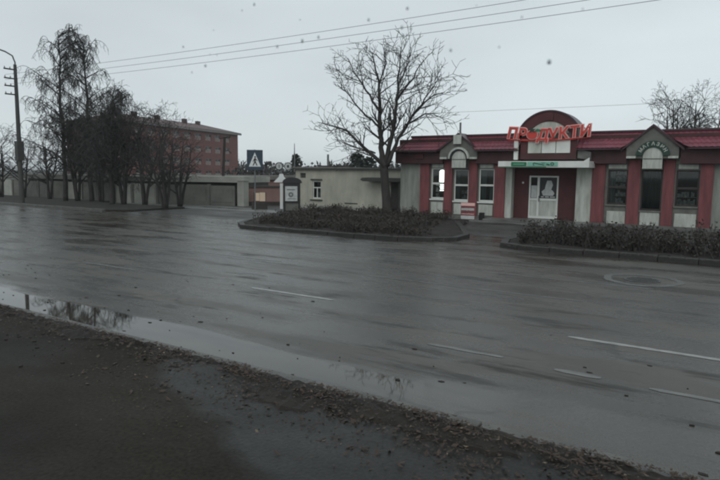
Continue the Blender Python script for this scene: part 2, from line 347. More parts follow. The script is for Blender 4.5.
KL = [(-17.6, 18.55), (-14.8, 18.8), (-12.0, 19.05), (-10.0, 19.6), (-9.1, 20.4)]
KL2 = [(-9.1, 20.4), (-8.9, 21.6), (-9.2, 23.0)]
def off(pts): return pts
kerb('left_bed_kerb', [(-20.4, 21.4), (-19.4, 19.7), (-18.3, 18.7), (-14.8, 18.58), (-12.4, 18.65), (-10.6, 18.8), (-9.4, 19.2), (-8.75, 19.9), (-8.9, 21.4), (-10.2, 24.0), (-11.8, 27.0)], .24, -.1, .14, M['kerbdark'], 1.0, .01, 4)
kerb('right_bed_kerb', [(-7.2, 22.6), (-7.25, 20.4), (-6.9, 19.15), (-6.2, 18.85), (3, 18.75), (9, 18.7)], .26, -.1, .15, M['kerbdark'], 1.0, .01, 5)
def bed(name, poly, h, m, seed):
    """raised soil bed, lumpy"""
    r = random.Random(seed); b = MB(); x0 = min(p[0] for p in poly); x1 = max(p[0] for p in poly)
    def inside(x, y):
        c = False
        for (xa, ya), (xb, yb) in zip(poly, poly[1:] + poly[:1]):
            if (ya > y) != (yb > y) and x < (xb - xa) * (y - ya) / (yb - ya) + xa: c = not c
        return c
    y0 = min(p[1] for p in poly); y1 = max(p[1] for p in poly); s = .15; nx = int((x1 - x0) / s) + 1; ny = int((y1 - y0) / s) + 1; idx = {}
    for i in range(nx):
        for j in range(ny):
            x, y = x0 + i * s, y0 + j * s
            if inside(x, y): idx[i, j] = len(b.v); b.v.append((x, y, h - .02 + r.uniform(-.03, .03) + .03 * math.sin(x * 2.1) * math.sin(y * 1.7)))
    for (i, j) in idx:
        q = [(i, j), (i + 1, j), (i + 1, j + 1), (i, j + 1)]
        if all(k in idx for k in q): b.f.append(tuple(idx[k] for k in q))
    o = b.build(name, m, smooth=True)
    return tag(o, kind='structure')
LB = [(-20.4, 21.5), (-19.4, 19.8), (-18.3, 18.8), (-14.8, 18.68), (-12.4, 18.75), (-10.6, 18.9), (-9.5, 19.3), (-8.85, 20.0), (-9.0, 21.4), (-10.3, 24.0), (-11.8, 28.3), (-22.5, 29.5), (-21.8, 24)]
RB = [(-7.05, 22.4), (-7.1, 20.4), (-6.8, 19.3), (-6.2, 19.0), (3, 18.9), (9, 18.9), (9, 23.5), (-6.6, 23.5)]
bed('left_bed', LB, .13, M['soil'], 1); bed('right_bed', RB, .14, M['soil'], 2)

# road paint
def dash(x0, x1, y, wd, m, z=.004, seed=0):
    r = random.Random(seed); b = MB(); n = max(4, int((x1 - x0) / .12)); T = []; U = []
    for i in range(n + 1):
        x = x0 + (x1 - x0) * i / n; e = min(1, (i + .8) / 1.5, (n - i + .8) / 1.5)
        T.append((x, y + wd / 2 * e + r.uniform(-.010, .010), z)); U.append((x, y - wd / 2 * e + r.uniform(-.010, .010), z))
    for i in range(n): b.quad(U[i], U[i + 1], T[i + 1], T[i])
    return b
for i, (x0, x1, y, wd, m) in enumerate([(-8.6, -6.5, 9.1, .10, 'line'), (-2.15, 1.5, 9.05, .11, 'line'), (6, 9, 9.05, .11, 'line'), (-14.6, -12.4, 9.1, .09, 'line2'),
        (-3.7, -2.6, 7.5, .09, 'line2'), (-1.9, -1.35, 7.38, .13, 'line2'), (-.82, 1.4, 7.33, .10, 'line2'), (-16, -10.5, 12.3, .08, 'line2'), (-5.6, -1.6, 14.0, .07, 'line2'), (-24, -15, 15.2, .09, 'line2'), (-7.5, -2.6, 11.8, .05, 'line2')]):
    tag(dash(x0, x1, y, wd, M[m], seed=i).build('lane_marking', M[m]), kind='structure')
# manhole
mh = empty('manhole_cover', (-1.98, 15.1, .006), 0, 'round iron manhole cover in a pale patch of the wet road', 'manhole')
b = MB(); N = 40
for i in range(N):
    a0, a1 = 2 * math.pi * i / N, 2 * math.pi * (i + 1) / N
    def rr(a): return .86 + .03 * math.sin(3 * a) + .02 * math.sin(7 * a + 1) + .012 * math.sin(17 * a)
    b.quad((math.cos(a0) * (rr(a0) - .17), math.sin(a0) * (rr(a0) - .17), .0), (math.cos(a0) * rr(a0), math.sin(a0) * rr(a0), -.001), (math.cos(a1) * rr(a1), math.sin(a1) * rr(a1), -.001), (math.cos(a1) * (rr(a1) - .17), math.sin(a1) * (rr(a1) - .17), .0))
b.build('mortar_ring', M['patch'], mh, local=True)
b = MB(); b.slab([(.39 * math.cos(2 * math.pi * i / N), .39 * math.sin(2 * math.pi * i / N)) for i in range(N)], -.02, .006); b.build('lid', M['iron'], mh, local=True)
b = MB()
for i in range(-3, 4): 
    h = math.sqrt(.34 ** 2 - (i * .1) ** 2); b.box(-h, h, i * .1 - .02, i * .1 + .02, .0065, .014)
b.build('ribs', M['iron'], mh, local=True)

# ================================================================== shop
SX = -8.6
shop = empty('shop_building', (SX, 30.4, 0), 0, 'long single storey shop with cherry red tiled mansard roof, burgundy pilasters and arched entrance', 'shop')
FY = 30.4
def wall_grid(x0, x1, z0, z1, y0, y1, holes):
    b = MB(); xs = sorted({x0, x1, *[h[0] for h in holes], *[h[1] for h in holes]}); zs = sorted({z0, z1, *[h[2] for h in holes], *[h[3] for h in holes]})
    for xa, xb in zip(xs, xs[1:]):
        for za, zb in zip(zs, zs[1:]):
            cx, cz = (xa + xb) / 2, (za + zb) / 2
            if not any(h[0] < cx < h[1] and h[2] < cz < h[3] for h in holes): b.box(xa, xb, y0, y1, za, zb)
    return b
WL = [(-15.05, -14.22, 1.02, 2.72), (-13.66, -12.80, .95, 2.66), (-12.22, -11.36, .95, 2.70)]
WR = [(-5.75, -4.87, 1.05, 2.68), (-4.30, -3.42, .82, 2.68), (-2.87, -1.95, 1.07, 2.68)]
wall_grid(-17.0, -10.5, 0, 3.3, FY, FY + .3, WL).build('wall', M['stucco'], shop)
wall_grid(-6.5, -0.1, 0, 3.3, FY, FY + .3, WR).build('wall', M['stucco'], shop)
B(-16.99, -16.7, FY + .3, 39, 0, 3.3).build('side_wall', M['stucco'], shop)
B(-.4, -.11, FY + .3, 39, 0, 3.3).build('side_wall', M['stucco'], shop)
B(-17.0, -.1, 39, 39.3, 0, 3.3).build('rear_wall', M['stucco'], shop)
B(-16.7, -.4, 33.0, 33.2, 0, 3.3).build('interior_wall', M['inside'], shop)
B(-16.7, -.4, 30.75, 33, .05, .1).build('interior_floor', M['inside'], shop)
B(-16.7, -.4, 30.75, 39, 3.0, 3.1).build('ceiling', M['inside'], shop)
# dull grey render surround of the bays (4 cm proud), leaving openings
def surround(x0, x1, holes):
    return wall_grid(x0, x1, .02, 2.96, FY - .03, FY - .002, holes)
# burgundy pilasters
for xa, xb, zt in [(-15.68, -15.10, 2.95), (-14.20, -13.72, 3.15), (-12.76, -12.28, 3.15), (-11.32, -10.76, 2.95), (-6.44, -5.86, 2.95), (-4.86, -4.33, 3.15), (-3.39, -2.93, 3.15), (-1.92, -1.42, 2.95)]:
    b = B(xa, xb, FY - .14, FY - .002, .18, zt); b.box(xa - .03, xb + .03, FY - .17, FY - .002, .02, .178); b.build('pilaster', M['red'], shop, bevel=.01)
def window(o, frame, style, seed):
    x0, x1, z0, z1 = o; r = random.Random(seed)
    f = empty('window', (0, 0, 0)); f.parent = shop
    f.location = (x0 - SX, .0, z0)
    t = .065; yb0, yb1 = FY + .05, FY + .12
    zm = z0 + (z1 - z0) * .5
    b = B(x0, x0 + t, yb0, yb1, z0, z1); b.box(x1 - t, x1, yb0, yb1, z0, z1); b.box(x0 + t, x1 - t, yb0, yb1, z0, z0 + t + .02); b.box(x0 + t, x1 - t, yb0, yb1, z1 - t, z1)
    if style != 'full': b.box(x0 + t, x1 - t, yb0, yb1, zm - .05, zm + .05)
    b.build('frame', M[frame], f, bevel=.006)
    if style == 'full': B(x0 + t + .002, x1 - t - .002, yb0 + .03, yb0 + .036, z0 + t + .022, z1 - t - .002).build('pane', M['glassd'], f)
    else:
        B(x0 + t + .002, x1 - t - .002, yb0 + .03, yb0 + .036, z0 + t + .022, zm - .052).build('pane', M['glass'], f)
        B(x0 + t + .002, x1 - t - .002, yb0 + .03, yb0 + .036, zm + .052, z1 - t - .002).build('pane', M['glass'], f)
    B(x0 - .04, x1 + .04, FY - .1, FY + .049, z0 - .07, z0 - .001).build('sill', M['white' if frame == 'white' else 'stuccod'], f, bevel=.008)
    return f
fr = []
for i, o in enumerate(WL): fr.append(window(o, 'white', 'two', i))
for i, o in enumerate(WR): fr.append(window(o, 'dark', 'full' if i == 1 else 'two', i + 5))
# what shows behind the glass
def curtain(x0, x1, z0, z1, y, parent, m, waves=9):
    b = MB(); n = 40; P = []
    for i in range(n + 1):
        x = x0 + (x1 - x0) * i / n; P.append((x, y + .03 * math.sin(waves * 2 * math.pi * i / n)))
    for (xa, ya), (xb, yb) in zip(P, P[1:]): b.quad((xa, ya, z0), (xb, yb, z0), (xb, yb, z1), (xa, ya, z1))
    return b.build('curtain', M[m], parent, smooth=True)
curtain(-4.26, -3.46, .85, 2.64, FY + .26, fr[4], 'curtain')
curtain(-12.2, -11.9, 1.0, 2.66, FY + .28, fr[2], 'curtain', 4); curtain(-11.7, -11.4, 1.0, 1.8, FY + .26, fr[2], 'curtain', 4)
curtain(-13.62, -13.42, 1.0, 2.62, FY + .28, fr[1], 'curtain', 3)
def shelf(x0, x1, z0, z1, y, parent, seed):
    r = random.Random(seed); b = MB(); z = z0
    while z < z1 - .1:
        b.box(x0, x1, y, y + .25, z, z + .02); x = x0 + .02
        while x < x1 - .08:
            wd = r.uniform(.05, .11); h = r.uniform(.12, .27)
            if r.random() < .8: b.box(x, x + wd * .85, y + .02, y + .2, z + .022, z + .02 + h)
            x += wd
        z += .34
    return b.build('shelf_of_goods', M['goods'], parent)
shelf(-5.45, -4.92, 1.1, 2.6, FY + .2, fr[3], 1); shelf(-2.82, -2.0, 1.12, 1.8, FY + .17, fr[5], 2); curtain(-5.72, -5.45, 1.1, 2.62, FY + .2, fr[3], 'curtain', 3); shelf(-13.4, -12.9, 1.0, 1.5, FY + .45, fr[1], 4)
shelf(-14.95, -14.7, 1.05, 2.0, FY + .4, fr[0], 6)
# lit display in the first window: rounded tall panel over a row of short bars
b = MB(); P = [(-14.62, 1.95), (-14.30, 1.95), (-14.30, 2.50)] + [(-14.46 + .16 * math.cos(R(a)), 2.50 + .13 * math.sin(R(a))) for a in range(15, 180, 15)] + [(-14.62, 2.50)]
b.prism(P, FY + .16, FY + .20)
for k in range(5): b.box(-14.58 + .02 * (k % 2), -14.32 + .015 * (k % 3), FY + .16, FY + .20, 1.46 + k * .1, 1.46 + k * .1 + .06)
b.build('lit_display', M['lit'], fr[0])
# pale panels under windows and head blocks
for xa, xb, z0, z1 in [(-15.0, -14.27, .22, .84), (-13.62, -12.84, .22, .80), (-12.18, -11.40, .22, .80), (-5.72, -4.90, .10, .74), (-4.27, -3.45, .10, .74), (-2.85, -1.98, .10, .74)]:
    B(xa, xb, FY - .06, FY - .032, z0, z1).build('apron_panel', M['panel'], shop, bevel=.01)
for xa, xb, hs, m in [(-15.10, -10.76, WL, 'stuccod'), (-5.86, -1.92, WR, 'stuccod')]:
    surround(xa, xb, [(h[0], h[1], h[2], h[3]) for h in hs]).build('bay_render', M[m], shop)
for xa, xb in [(-14.98, -14.3), (-12.15, -11.42), (-5.74, -4.95), (-2.80, -2.02)]:
    B(xa, xb, FY - .07, FY - .032, 2.74, 2.94).build('lintel_block', M['panel'], shop, bevel=.008)
# plinth
for xa, xb in ((-17.06, -10.45), (-6.52, -.04)):
    B(xa, xb, FY - .20, FY - .17, 0, .16).build('plinth', M['plinth'], shop)
B(-17.9, -11.4, 29.4, 30.19, 0, .05).build('apron_strip', M['path'], shop)
# entrance recess
RY = 30.8
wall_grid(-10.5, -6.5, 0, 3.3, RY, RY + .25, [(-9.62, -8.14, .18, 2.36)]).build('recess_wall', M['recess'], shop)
B(-10.78, -10.42, FY - .02, RY - .002, .02, 3.1).build('pier', M['panel'], shop, bevel=.01)
B(-7.2, -6.47, FY - .02, RY - .002, .02, 3.1).build('pier', M['panel'], shop, bevel=.01)
d = empty('door', (-.28, RY - FY, .18)); d.parent = shop
b = MB(); x0, x1, z0, z1, xm = -9.62, -8.14, .18, 2.36, -9.14; ya, yb = RY - .05, RY + .06
b.box(x0, x0 + .08, ya, yb, z0, z1); b.box(x1 - .08, x1, ya, yb, z0, z1); b.box(x0 + .08, x1 - .08, ya, yb, z1 - .08, z1); b.box(x0 + .08, x1 - .08, ya, yb, z0, z0 + .13); b.box(xm - .06, xm + .06, ya, yb, z0 + .13, z1 - .08)
b.box(x0 + .08, xm - .06, ya, yb, 1.10, 1.22); b.box(xm + .06, x1 - .08, ya, yb, 1.10, 1.22)
b.build('frame', M['white'], d, bevel=.008)
B(x0 + .082, xm - .062, RY - .02, RY, z0 + .132, 1.098).build('panel', M['panel'], d, bevel=.006)
B(xm + .062, x1 - .082, RY - .02, RY, z0 + .132, 1.098).build('panel', M['panel'], d, bevel=.006)
B(x0 + .082, xm - .062, RY - .004, RY + .002, 1.222, z1 - .082).build('pane', M['glassd'], d)
B(xm + .062, x1 - .082, RY - .004, RY + .002, 1.222, z1 - .082).build('pane', M['glassd'], d)
B(x0 + .1, xm - .08, RY - .012, RY - .006, 1.24, 1.86).build('notice', M['poster'], d)
# poster on the wide leaf: dark sheet with pale figure
B(xm + .075, x1 - .1, RY - .010, RY - .006, 1.24, z1 - .11).build('poster', M['signblack'], d)
b = MB(); b.prism([(-8.9, 1.36), (-8.4, 1.36), (-8.33, 1.48), (-8.42, 1.62), (-8.5, 1.66), (-8.42, 1.9), (-8.5, 2.12), (-8.72, 2.12), (-8.78, 1.9), (-8.82, 1.7), (-8.98, 1.56)], RY - .016, RY - .0105)
b.prism([(-9.0, 1.27), (-8.86, 1.27), (-8.86, 1.32), (-9.0, 1.32)], RY - .016, RY - .0105); b.prism([(-8.8, 1.27), (-8.6, 1.27), (-8.6, 1.32), (-8.8, 1.32)], RY - .016, RY - .0105); b.prism([(-8.55, 1.27), (-8.3, 1.27), (-8.3, 1.32), (-8.55, 1.32)], RY - .016, RY - .0105)
b.build('poster_figure', M['poster'], d)
B(-9.10, -9.06, RY - .12, RY - .05, 1.05, 1.35).build('handle', M['steel'], d, bevel=.01)
# steps
b = MB(); b.box(-11.4, -6.3, 29.0, RY, .0, .16); b.build('doorstep', M['path'], shop, bevel=.02)
b = MB(); b.box(-11.9, -6.3, 28.35, 28.998, .0, .08); b.build('doorstep', M['path'], shop, bevel=.02)
tag(B(-11.65, -11.42, 29.1, 29.33, .05, .45).build('litter_bin', M['black'], bevel=.02), 'small black litter bin at the left end of the shop doorstep', 'bin')
# dark fascia band under the eaves
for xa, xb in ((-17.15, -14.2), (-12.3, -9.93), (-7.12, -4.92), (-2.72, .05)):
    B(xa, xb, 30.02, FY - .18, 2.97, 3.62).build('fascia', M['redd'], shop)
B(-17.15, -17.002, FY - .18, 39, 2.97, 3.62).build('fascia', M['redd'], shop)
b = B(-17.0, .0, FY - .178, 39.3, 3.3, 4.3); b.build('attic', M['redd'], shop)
B(-15.85, -15.35, 29.93, 30.018, 3.22, 3.50).build('fascia_block', M['recess'], shop)
# stepped metal tile roof, front slope
EY, EZ, TY, TZ = 29.65, 3.66, 30.65, 4.42
def slope(xe0, xe1, xr0, xr1, name='roof'):
    b = MB(); rows = 4; prof = []
    for k in range(rows):
        t0, t1 = k / rows, (k + 1) / rows
        prof += [(t0, .035), (t1 - .02, .0)]
    prof.append((1, .03))
    nx = max(8, int(abs(xe1 - xe0) / .06)); n = len(prof)
    for i in range(nx + 1):
        u = i / nx
        for t, h in prof:
            x = (xe0 + (xe1 - xe0) * u) * (1 - t) + (xr0 + (xr1 - xr0) * u) * t
            wv = .012 * math.cos(x * 2 * math.pi / .22)
            b.v.append((x, EY + (TY - EY) * t - (h + wv) * .6, EZ + (TZ - EZ) * t + (h + wv) * .8))
    for i in range(nx):
        for j in range(n - 1): a = i * n + j; b.f.append((a, a + n, a + n + 1, a + 1))
    o = b.build(name, M['tile'], shop, smooth=False); return o
slope(-17.25, -14.42, -16.4, -13.42); slope(-12.2, -9.93, -13.22, -9.93); slope(-7.12, -5.15, -7.12, -4.05); slope(-2.42, .25, -3.6, -.6)
b = MB(); b.quad((-17.27, EY, EZ), (-16.4, TY, TZ), (-16.4, 39, TZ), (-17.27, 39.4, EZ)); b.build('hip_slope', M['tile'], shop)
b = MB(); b.quad((.27, EY, EZ), (.27, 39.4, EZ), (-.6, 39, TZ), (-.6, TY, TZ)); b.build('hip_slope', M['tile'], shop)
B(-16.45, -.55, TY, 39, TZ - .1, TZ + .03).build('flat_roof', M['slab'], shop)
B(-16.5, -9.93, TY - .06, TY + .08, TZ + .0, TZ + .11).build('ridge_cap', M['cap'], shop, bevel=.02)
B(-7.12, -.5, TY - .06, TY + .08, TZ + .0, TZ + .11).build('ridge_cap', M['cap'], shop, bevel=.02)
for xa, xb in ((-17.27, -14.42), (-12.2, -9.93), (-7.12, -5.15), (-2.42, .27)):
    B(xa, xb, EY - .05, EY + .02, EZ - .07, EZ - .002).build('eaves_trim', M['cap'], shop)
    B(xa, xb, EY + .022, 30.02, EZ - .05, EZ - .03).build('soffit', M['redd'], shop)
# gables
def gable(cx, pk, m, light):
    g = empty('gable', (cx - SX, -.4, 3.2)); g.parent = shop
    s = 1.07; e = 3.72
    y0 = 29.9
    b = MB(); b.prism([(cx - s, 3.2), (cx + s, 3.2), (cx + s, e), (cx, pk - .09), (cx - s, e)], y0, 30.5); b.build('gable_wall', M[m], g)
    for sg in (-1, 1):
        A = (cx + sg * (s + .22), e - .10); Pk = (cx, pk); 
        b = MB(); P = [A, (A[0], A[1] - .1), (Pk[0], Pk[1] - .11), Pk]
        if sg > 0: P = P[::-1]
        b.prism(P if sg > 0 else P, y0 - .10, 30.9); b.build('verge', M['cap'], g)
    for sg in (-1, 1): B(cx + sg * .86 - .2, cx + sg * .86 + .2, y0 - .04, y0 - .002, 3.2, 3.3).build('moulding', M['panel'], g)
    return g
g1 = gable(-13.24, 4.58, 'stuccod', 1); g2 = gable(-3.86, 4.72, 'stuccod', 0)
def head(cx, zt, hw, z0, g):
    y0 = 29.86; b = MB(); P = [(cx - hw, z0), (cx + hw, z0)] + [(cx + hw * math.cos(R(a)), zt - hw + hw * math.sin(R(a))) for a in range(0, 181, 12)]
    b.prism(P, y0, y0 + .038); b.build('arch_panel', M['panel'], g)
    B(cx - hw + .02, cx + hw - .02, y0 - .02, y0 - .002, 3.16, 3.20).build('moulding', M['stuccod'], g)
head(-13.18, 3.62, .40, 2.74, g1); head(-3.82, 3.68, .40, 2.74, g2)
B(-13.6, -12.76, 29.90, 30.36, 2.70, 2.738).build('moulding', M['stuccod'], g1); B(-4.26, -3.4, 29.90, 30.36, 2.70, 2.738).build('moulding', M['stuccod'], g2)
b = MB(); b.arc(-13.18, 3.22, .42, .50, 0, 180, 29.80, 29.898); b.build('arch_inner_ring', M['black'], g1)  # dark inner trim ring of the arch
b = MB(); b.arc(-13.18, 3.22, .502, .60, 0, 180, 29.76, 29.898); b.build('arch_ring', M['panel'], g1)
B(-13.46, -13.02, 29.7, 29.79, 3.98, 4.46).build('keystone', M['panel'], g1, bevel=.015)
# portal
PX = -8.48
p = empty('portal', (PX - SX, -.4, 3.1)); p.parent = shop
py = 29.85
b = MB(); P = [(PX - 1.36, 3.16), (PX + 1.36, 3.16), (PX + 1.36, 4.66)] + [(PX + 1.59 * math.cos(R(a)), 3.86 + 1.59 * math.sin(R(a))) for a in range(36, 147, 6)] + [(PX - 1.36, 4.66)]
b.prism(P, py, 30.9); b.build('portal_wall', M['stuccod'], p)
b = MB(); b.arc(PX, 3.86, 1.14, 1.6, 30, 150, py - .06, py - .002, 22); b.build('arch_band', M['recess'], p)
b = MB(); b.arc(PX, 3.86, 1.602, 1.68, 30, 150, py - .10, 30.95, 22); b.build('arch_coping', M['cap'], p)
b = MB(); P = [(PX + 1.13 * math.cos(R(a)), 3.86 + 1.13 * math.sin(R(a))) for a in range(30, 151, 6)]; b.prism(P, py - .03, py - .002); b.build('arch_infill', M['panel'], p)
B(PX - .2, PX + .2, py - .10, py - .061, 5.04, 5.42).build('keystone', M['recess'], p)
for xa, xb in ((PX - 1.36, PX - 1.02), (PX + 1.06, PX + 1.36)): B(xa, xb, py - .03, py - .002, 3.18, 4.5).build('jamb', M['recess'], p)
B(PX - 1.36, PX + 1.36, py - .04, py - .003, 3.16, 3.45).build('lower_band', M['redd'], p)
for k in range(3): B(-9.46 + k * .69, -9.46 + k * .69 + .66, py - .07, py - .033, 3.47, 4.12).build('panel', M['white'] if k else M['panel'], p, bevel=.01)
B(-10.16, -9.94, 29.7, 29.85, 3.14, 4.1).build('downpipe', M['white'], shop, bevel=.04)
b = MB(); b.prism([(-7.05, 3.22), (-6.45, 3.14), (-6.45, 3.50), (-6.9, 3.62), (-7.05, 3.55)], 29.75, 29.98); b.build('fascia_block', M['plinth'], shop)
# chimney pipe, roof mast
for nm, X, Y, z0, z1, r, lb in [('chimney', -14.3, 32.5, 4.4, 5.35, .06, None)]:
    MB().tube([(X, Y, z0), (X, Y, z1)], r, 8).build(nm, M['steel'], shop)
# canopy
can = empty('entrance_canopy', (-8.5, 29.7, 2.7), 0, 'long flat white canopy with green signs over the shop door', 'canopy')
b = B(-10.68, -6.34, 29.0, 30.38, 2.76, 3.06); b.prism([(-6.6, 3.06), (-6.34, 3.06), (-6.34, 3.22)], 29.0, 29.1); b.build('canopy_body', M['white'], can, bevel=.01)
B(-10.66, -8.3, 28.985, 28.998, 2.77, 2.80).build('green_edge', M['green'], can)
B(-10.0, -9.25, 28.96, 28.998, 2.83, 3.02).build('green_sign', M['green'], can)
B(-9.9, -9.35, 28.95, 28.959, 2.90, 2.93).build('lettering', M['mint'], can)
B(-9.2, -7.75, 28.97, 28.998, 2.82, 3.03).build('mint_sign', M['mint'], can)
b = MB(); b.prism([(-8.9, 2.96), (-8.4, 2.86), (-8.36, 2.89), (-8.86, 2.99)], 28.95, 28.969)
b.prism([(-8.55, 3.0), (-8.45, 2.95), (-8.3, 3.0), (-8.45, 2.98)], 28.95, 28.969); b.arc(-8.0, 2.93, .05, .08, 0, 360, 28.95, 28.969, 12); b.arc(-8.85, 2.92, .05, .075, 90, 270, 28.95, 28.969, 8)
b.prism([(-8.3, 2.9), (-8.15, 2.86), (-8.1, 2.9), (-8.25, 2.94)], 28.95, 28.969); b.build('lettering', M['greend'], can)

# ---- lettering
def text_mesh(s, size, off=0, ext=.02):
    c = bpy.data.curves.new('t', 'FONT'); c.body = s; c.size = size; c.extrude = ext; c.offset = off; c.align_x = 'CENTER'; c.resolution_u = 3
    o = bpy.data.objects.new('t', c); sc.collection.objects.link(o); dg = bpy.context.evaluated_depsgraph_get(); dg.update()
    me = bpy.data.meshes.new_from_object(o.evaluated_get(dg)); bpy.data.objects.remove(o); return me
def letter(ch, size, x, z, y, parent, m, rot=0, off=0, ext=.02, shear=0, name='letter', sx=1):
    me = text_mesh(ch, size, off, ext); cr, sr = math.cos(rot), math.sin(rot)
    for v in me.vertices:
        a, b_, c_ = v.co; a = a * sx + shear * b_; v.co = (a * cr - b_ * sr, -c_, a * sr + b_ * cr)
    me.materials.clear(); me.materials.append(m)
    o = bpy.data.objects.new(name, me); sc.collection.objects.link(o); o.parent = parent; o.location = Vector((x, y, z)) - rootloc(parent); return o
sg = empty('shop_sign', (-8.5, 29.6, 3.9), 0, 'big red and pink ПРОДУКТИ lettering with a tomato for the O above the entrance', 'sign')
W = 'ПРОДУКТИ'; xs = [-10.25, -9.76, -9.22, -8.72, -8.22, -7.72, -7.22, -6.72]; zs = [4.22, 4.17, 4.12, 4.10, 4.12, 4.17, 4.21, 4.24]
for k, ch in enumerate(W):
    rot = R([-4, -5, 0, -2, 3, 5, 4, 3][k])
    if ch == 'О':
        t = MB(); n = 20; cx, cz = xs[k], zs[k] + .24
        t.prism([(cx + .29 * math.cos(2 * math.pi * i / n), cz + .25 * math.sin(2 * math.pi * i / n)) for i in range(n)], 29.60, 29.64); t.build('tomato_edge', M['signpink'], sg)
        t = MB(); t.prism([(cx + .25 * math.cos(2 * math.pi * i / n), cz + .21 * math.sin(2 * math.pi * i / n)) for i in range(n)], 29.56, 29.598); t.build('tomato', M['signred'], sg)
        t = MB(); P = []
        for i in range(10):
            a = R(90 + 36 * i); rr_ = .22 if i % 2 == 0 else .08; P.append((cx + rr_ * math.cos(a), cz + .22 + rr_ * .8 * math.sin(a)))
        t.prism(P, 29.53, 29.558); t.build('tomato_stalk', M['greend'], sg)
        t = MB(); t.prism([(cx + .10, cz + .16), (cx + .40, cz + .14), (cx + .46, cz + .22), (cx + .26, cz + .28)], 29.53, 29.558); t.build('green_leaf', M['green'], sg)
        continue
    letter(ch, .72, xs[k], zs[k], 29.62, sg, M['signpink'], rot, .050, .02, .12, 'letter_edge', .98)
    letter(ch, .72, xs[k], zs[k], 29.575, sg, M['signred'], rot, .012, .02, .12, 'letter', .98)
MB().tube([(-10.5, 29.70, 4.16), (-9.5, 29.70, 4.10), (-8.5, 29.7, 4.07), (-7.5, 29.70, 4.12), (-6.5, 29.70, 4.2)], .05, 6).build('backing_rail', M['signred'], sg)
for x in (-9.9, -8.5, -7.1): B(x - .02, x + .02, 29.66, 29.84, 4.1, 4.16).build('bracket', M['black'], sg)
ar = empty('arched_sign', (-3.82, 29.8, 3.2), 0, 'dark arched sign with pale letters over the middle window of the right gable', 'sign')
b = MB(); b.arc(-3.82, 3.28, .42, .70, 5, 175, 29.80, 29.898); b.build('sign_arch', M['greend'], ar)
for k, ch in enumerate('МАГАЗИН'):
    a = 150 - k * 20; letter(ch, .21, -3.82 + .50 * math.cos(R(a)), 3.28 + .50 * math.sin(R(a)), 29.79, ar, M['panel'], R(a - 90), .006, .006)
# wall lamp by the door
tag(B(-9.98, -9.9, 30.70, 30.798, 1.95, 2.05).build('door_bell', M['white'], bevel=.01), 'tiny white box on the maroon wall left of the shop door', 'wall box')
# red and white board in front of the wall
bd = empty('advert_board', (-12.05, 28.6, 0.0), R(8), 'low red advert board with white lines of text standing below the left shop windows', 'board')
B(-.36, .36, 0, .03, .10, .95).build('board', M['red'], bd, local=True)
for sx_ in (-.3, .3): B(sx_ - .02, sx_ + .02, .031, .2, 0, .5).build('leg', M['black'], bd, local=True)
r = random.Random(5)
def textrow(z, h, m, parts, x0=-.33, x1=.33):
    b = MB(); x = x0
    while x < x1 - .03:
        wd = r.uniform(.03, .055); b.box(x, min(x + wd, x1), -.006, -.001, z + r.uniform(0, .01), z + h - r.uniform(0, .015)); x += wd + .012
    b.build('text_row', M[m], bd, local=True)
B(-.36, .36, -.004, -.0005, .80, .95).build('pale_strip', M['signpink'], bd, local=True)
textrow(.56, .13, 'poster', 2); textrow(.36, .05, 'signpink', 3); B(-.35, .35, -.004, -.0005, .12, .30).build('white_strip', M['poster'], bd, local=True); 

# ================================================================== cream building
cb = empty('cream_outbuilding', (-22.3, 32.3, 0), 0, 'low cream rendered building with a flat roof and one small window left of the shop', 'building')
cy = 32.3
wall_grid(-26.3, -17.4, -.05, 2.62, cy, cy + .3, [(-24.86, -24.14, .66, 1.85), (-25.9, -25.42, 2.03, 2.36)]).build('wall', M['cream'], cb)
B(-26.3, -26.0, cy + .3, 39, -.05, 2.62).build('side_wall', M['cream'], cb); B(-17.7, -17.4, cy + .3, 39, -.05, 2.62).build('side_wall', M['cream'], cb)
B(-26.3, -17.4, 39, 39.3, -.05, 2.62).build('rear_wall', M['cream'], cb)
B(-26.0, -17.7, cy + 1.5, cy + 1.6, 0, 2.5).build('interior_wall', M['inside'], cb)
b = MB(); pts = [(-26.45, 2.74), (-24, 2.77), (-21.5, 2.68), (-17.3, 2.62)]
b.prism([(-26.45, 2.622), (-17.3, 2.622), (-17.3, 2.70), (-21.5, 2.74), (-24, 2.79), (-26.45, 2.76)], cy - .18, 39.5); b.build('flat_roof', M['creamcap'], cb)
B(-26.48, -17.28, cy - .21, cy - .182, 2.60, 2.70).build('roof_edge', M['slab'], cb)
B(-24.4, -22.9, cy - .1, cy + 1.5, 2.80, 2.87).build('roof_hatch', M['slab'], cb)
wn = empty('window', (-24.5 + 22.3, 0, .66)); wn.parent = cb
b = B(-24.86, -24.79, cy + .08, cy + .14, .66, 1.85); b.box(-24.21, -24.14, cy + .08, cy + .14, .66, 1.85); b.box(-24.79, -24.21, cy + .08, cy + .14, .66, .73); b.box(-24.79, -24.21, cy + .08, cy + .14, 1.78, 1.85)
b.box(-24.79, -24.21, cy + .08, cy + .14, 1.36, 1.43); b.box(-24.535, -24.465, cy + .08, cy + .14, .73, 1.36); b.build('frame', M['white'], wn)
B(-24.79, -24.21, cy + .10, cy + .105, .73, 1.78).build('pane', M['glassd'], wn)
B(-25.0, -24.0, cy - .08, cy + .07, .52, .60).build('sill', M['slab'], wn); B(-24.98, -24.02, cy - .05, cy - .002, 1.88, 1.98).build('lintel', M['slab'], wn)
B(-25.88, -25.44, cy + .1, cy + .14, 2.05, 2.34).build('vent_grille', M['slab'], cb)
B(-22.2, -21.2, cy - .03, cy - .002, .40, .47).build('vent_grille', M['slab'], cb)
MB().tube([(-24.0, 32.9, 2.7), (-24.0, 32.9, 3.62)], .07, 8).build('chimney_pipe', M['steel'], cb)
B(-26.32, -17.38, cy - .06, cy - .001, -.05, .22).build('plinth', M['fencel'], cb)
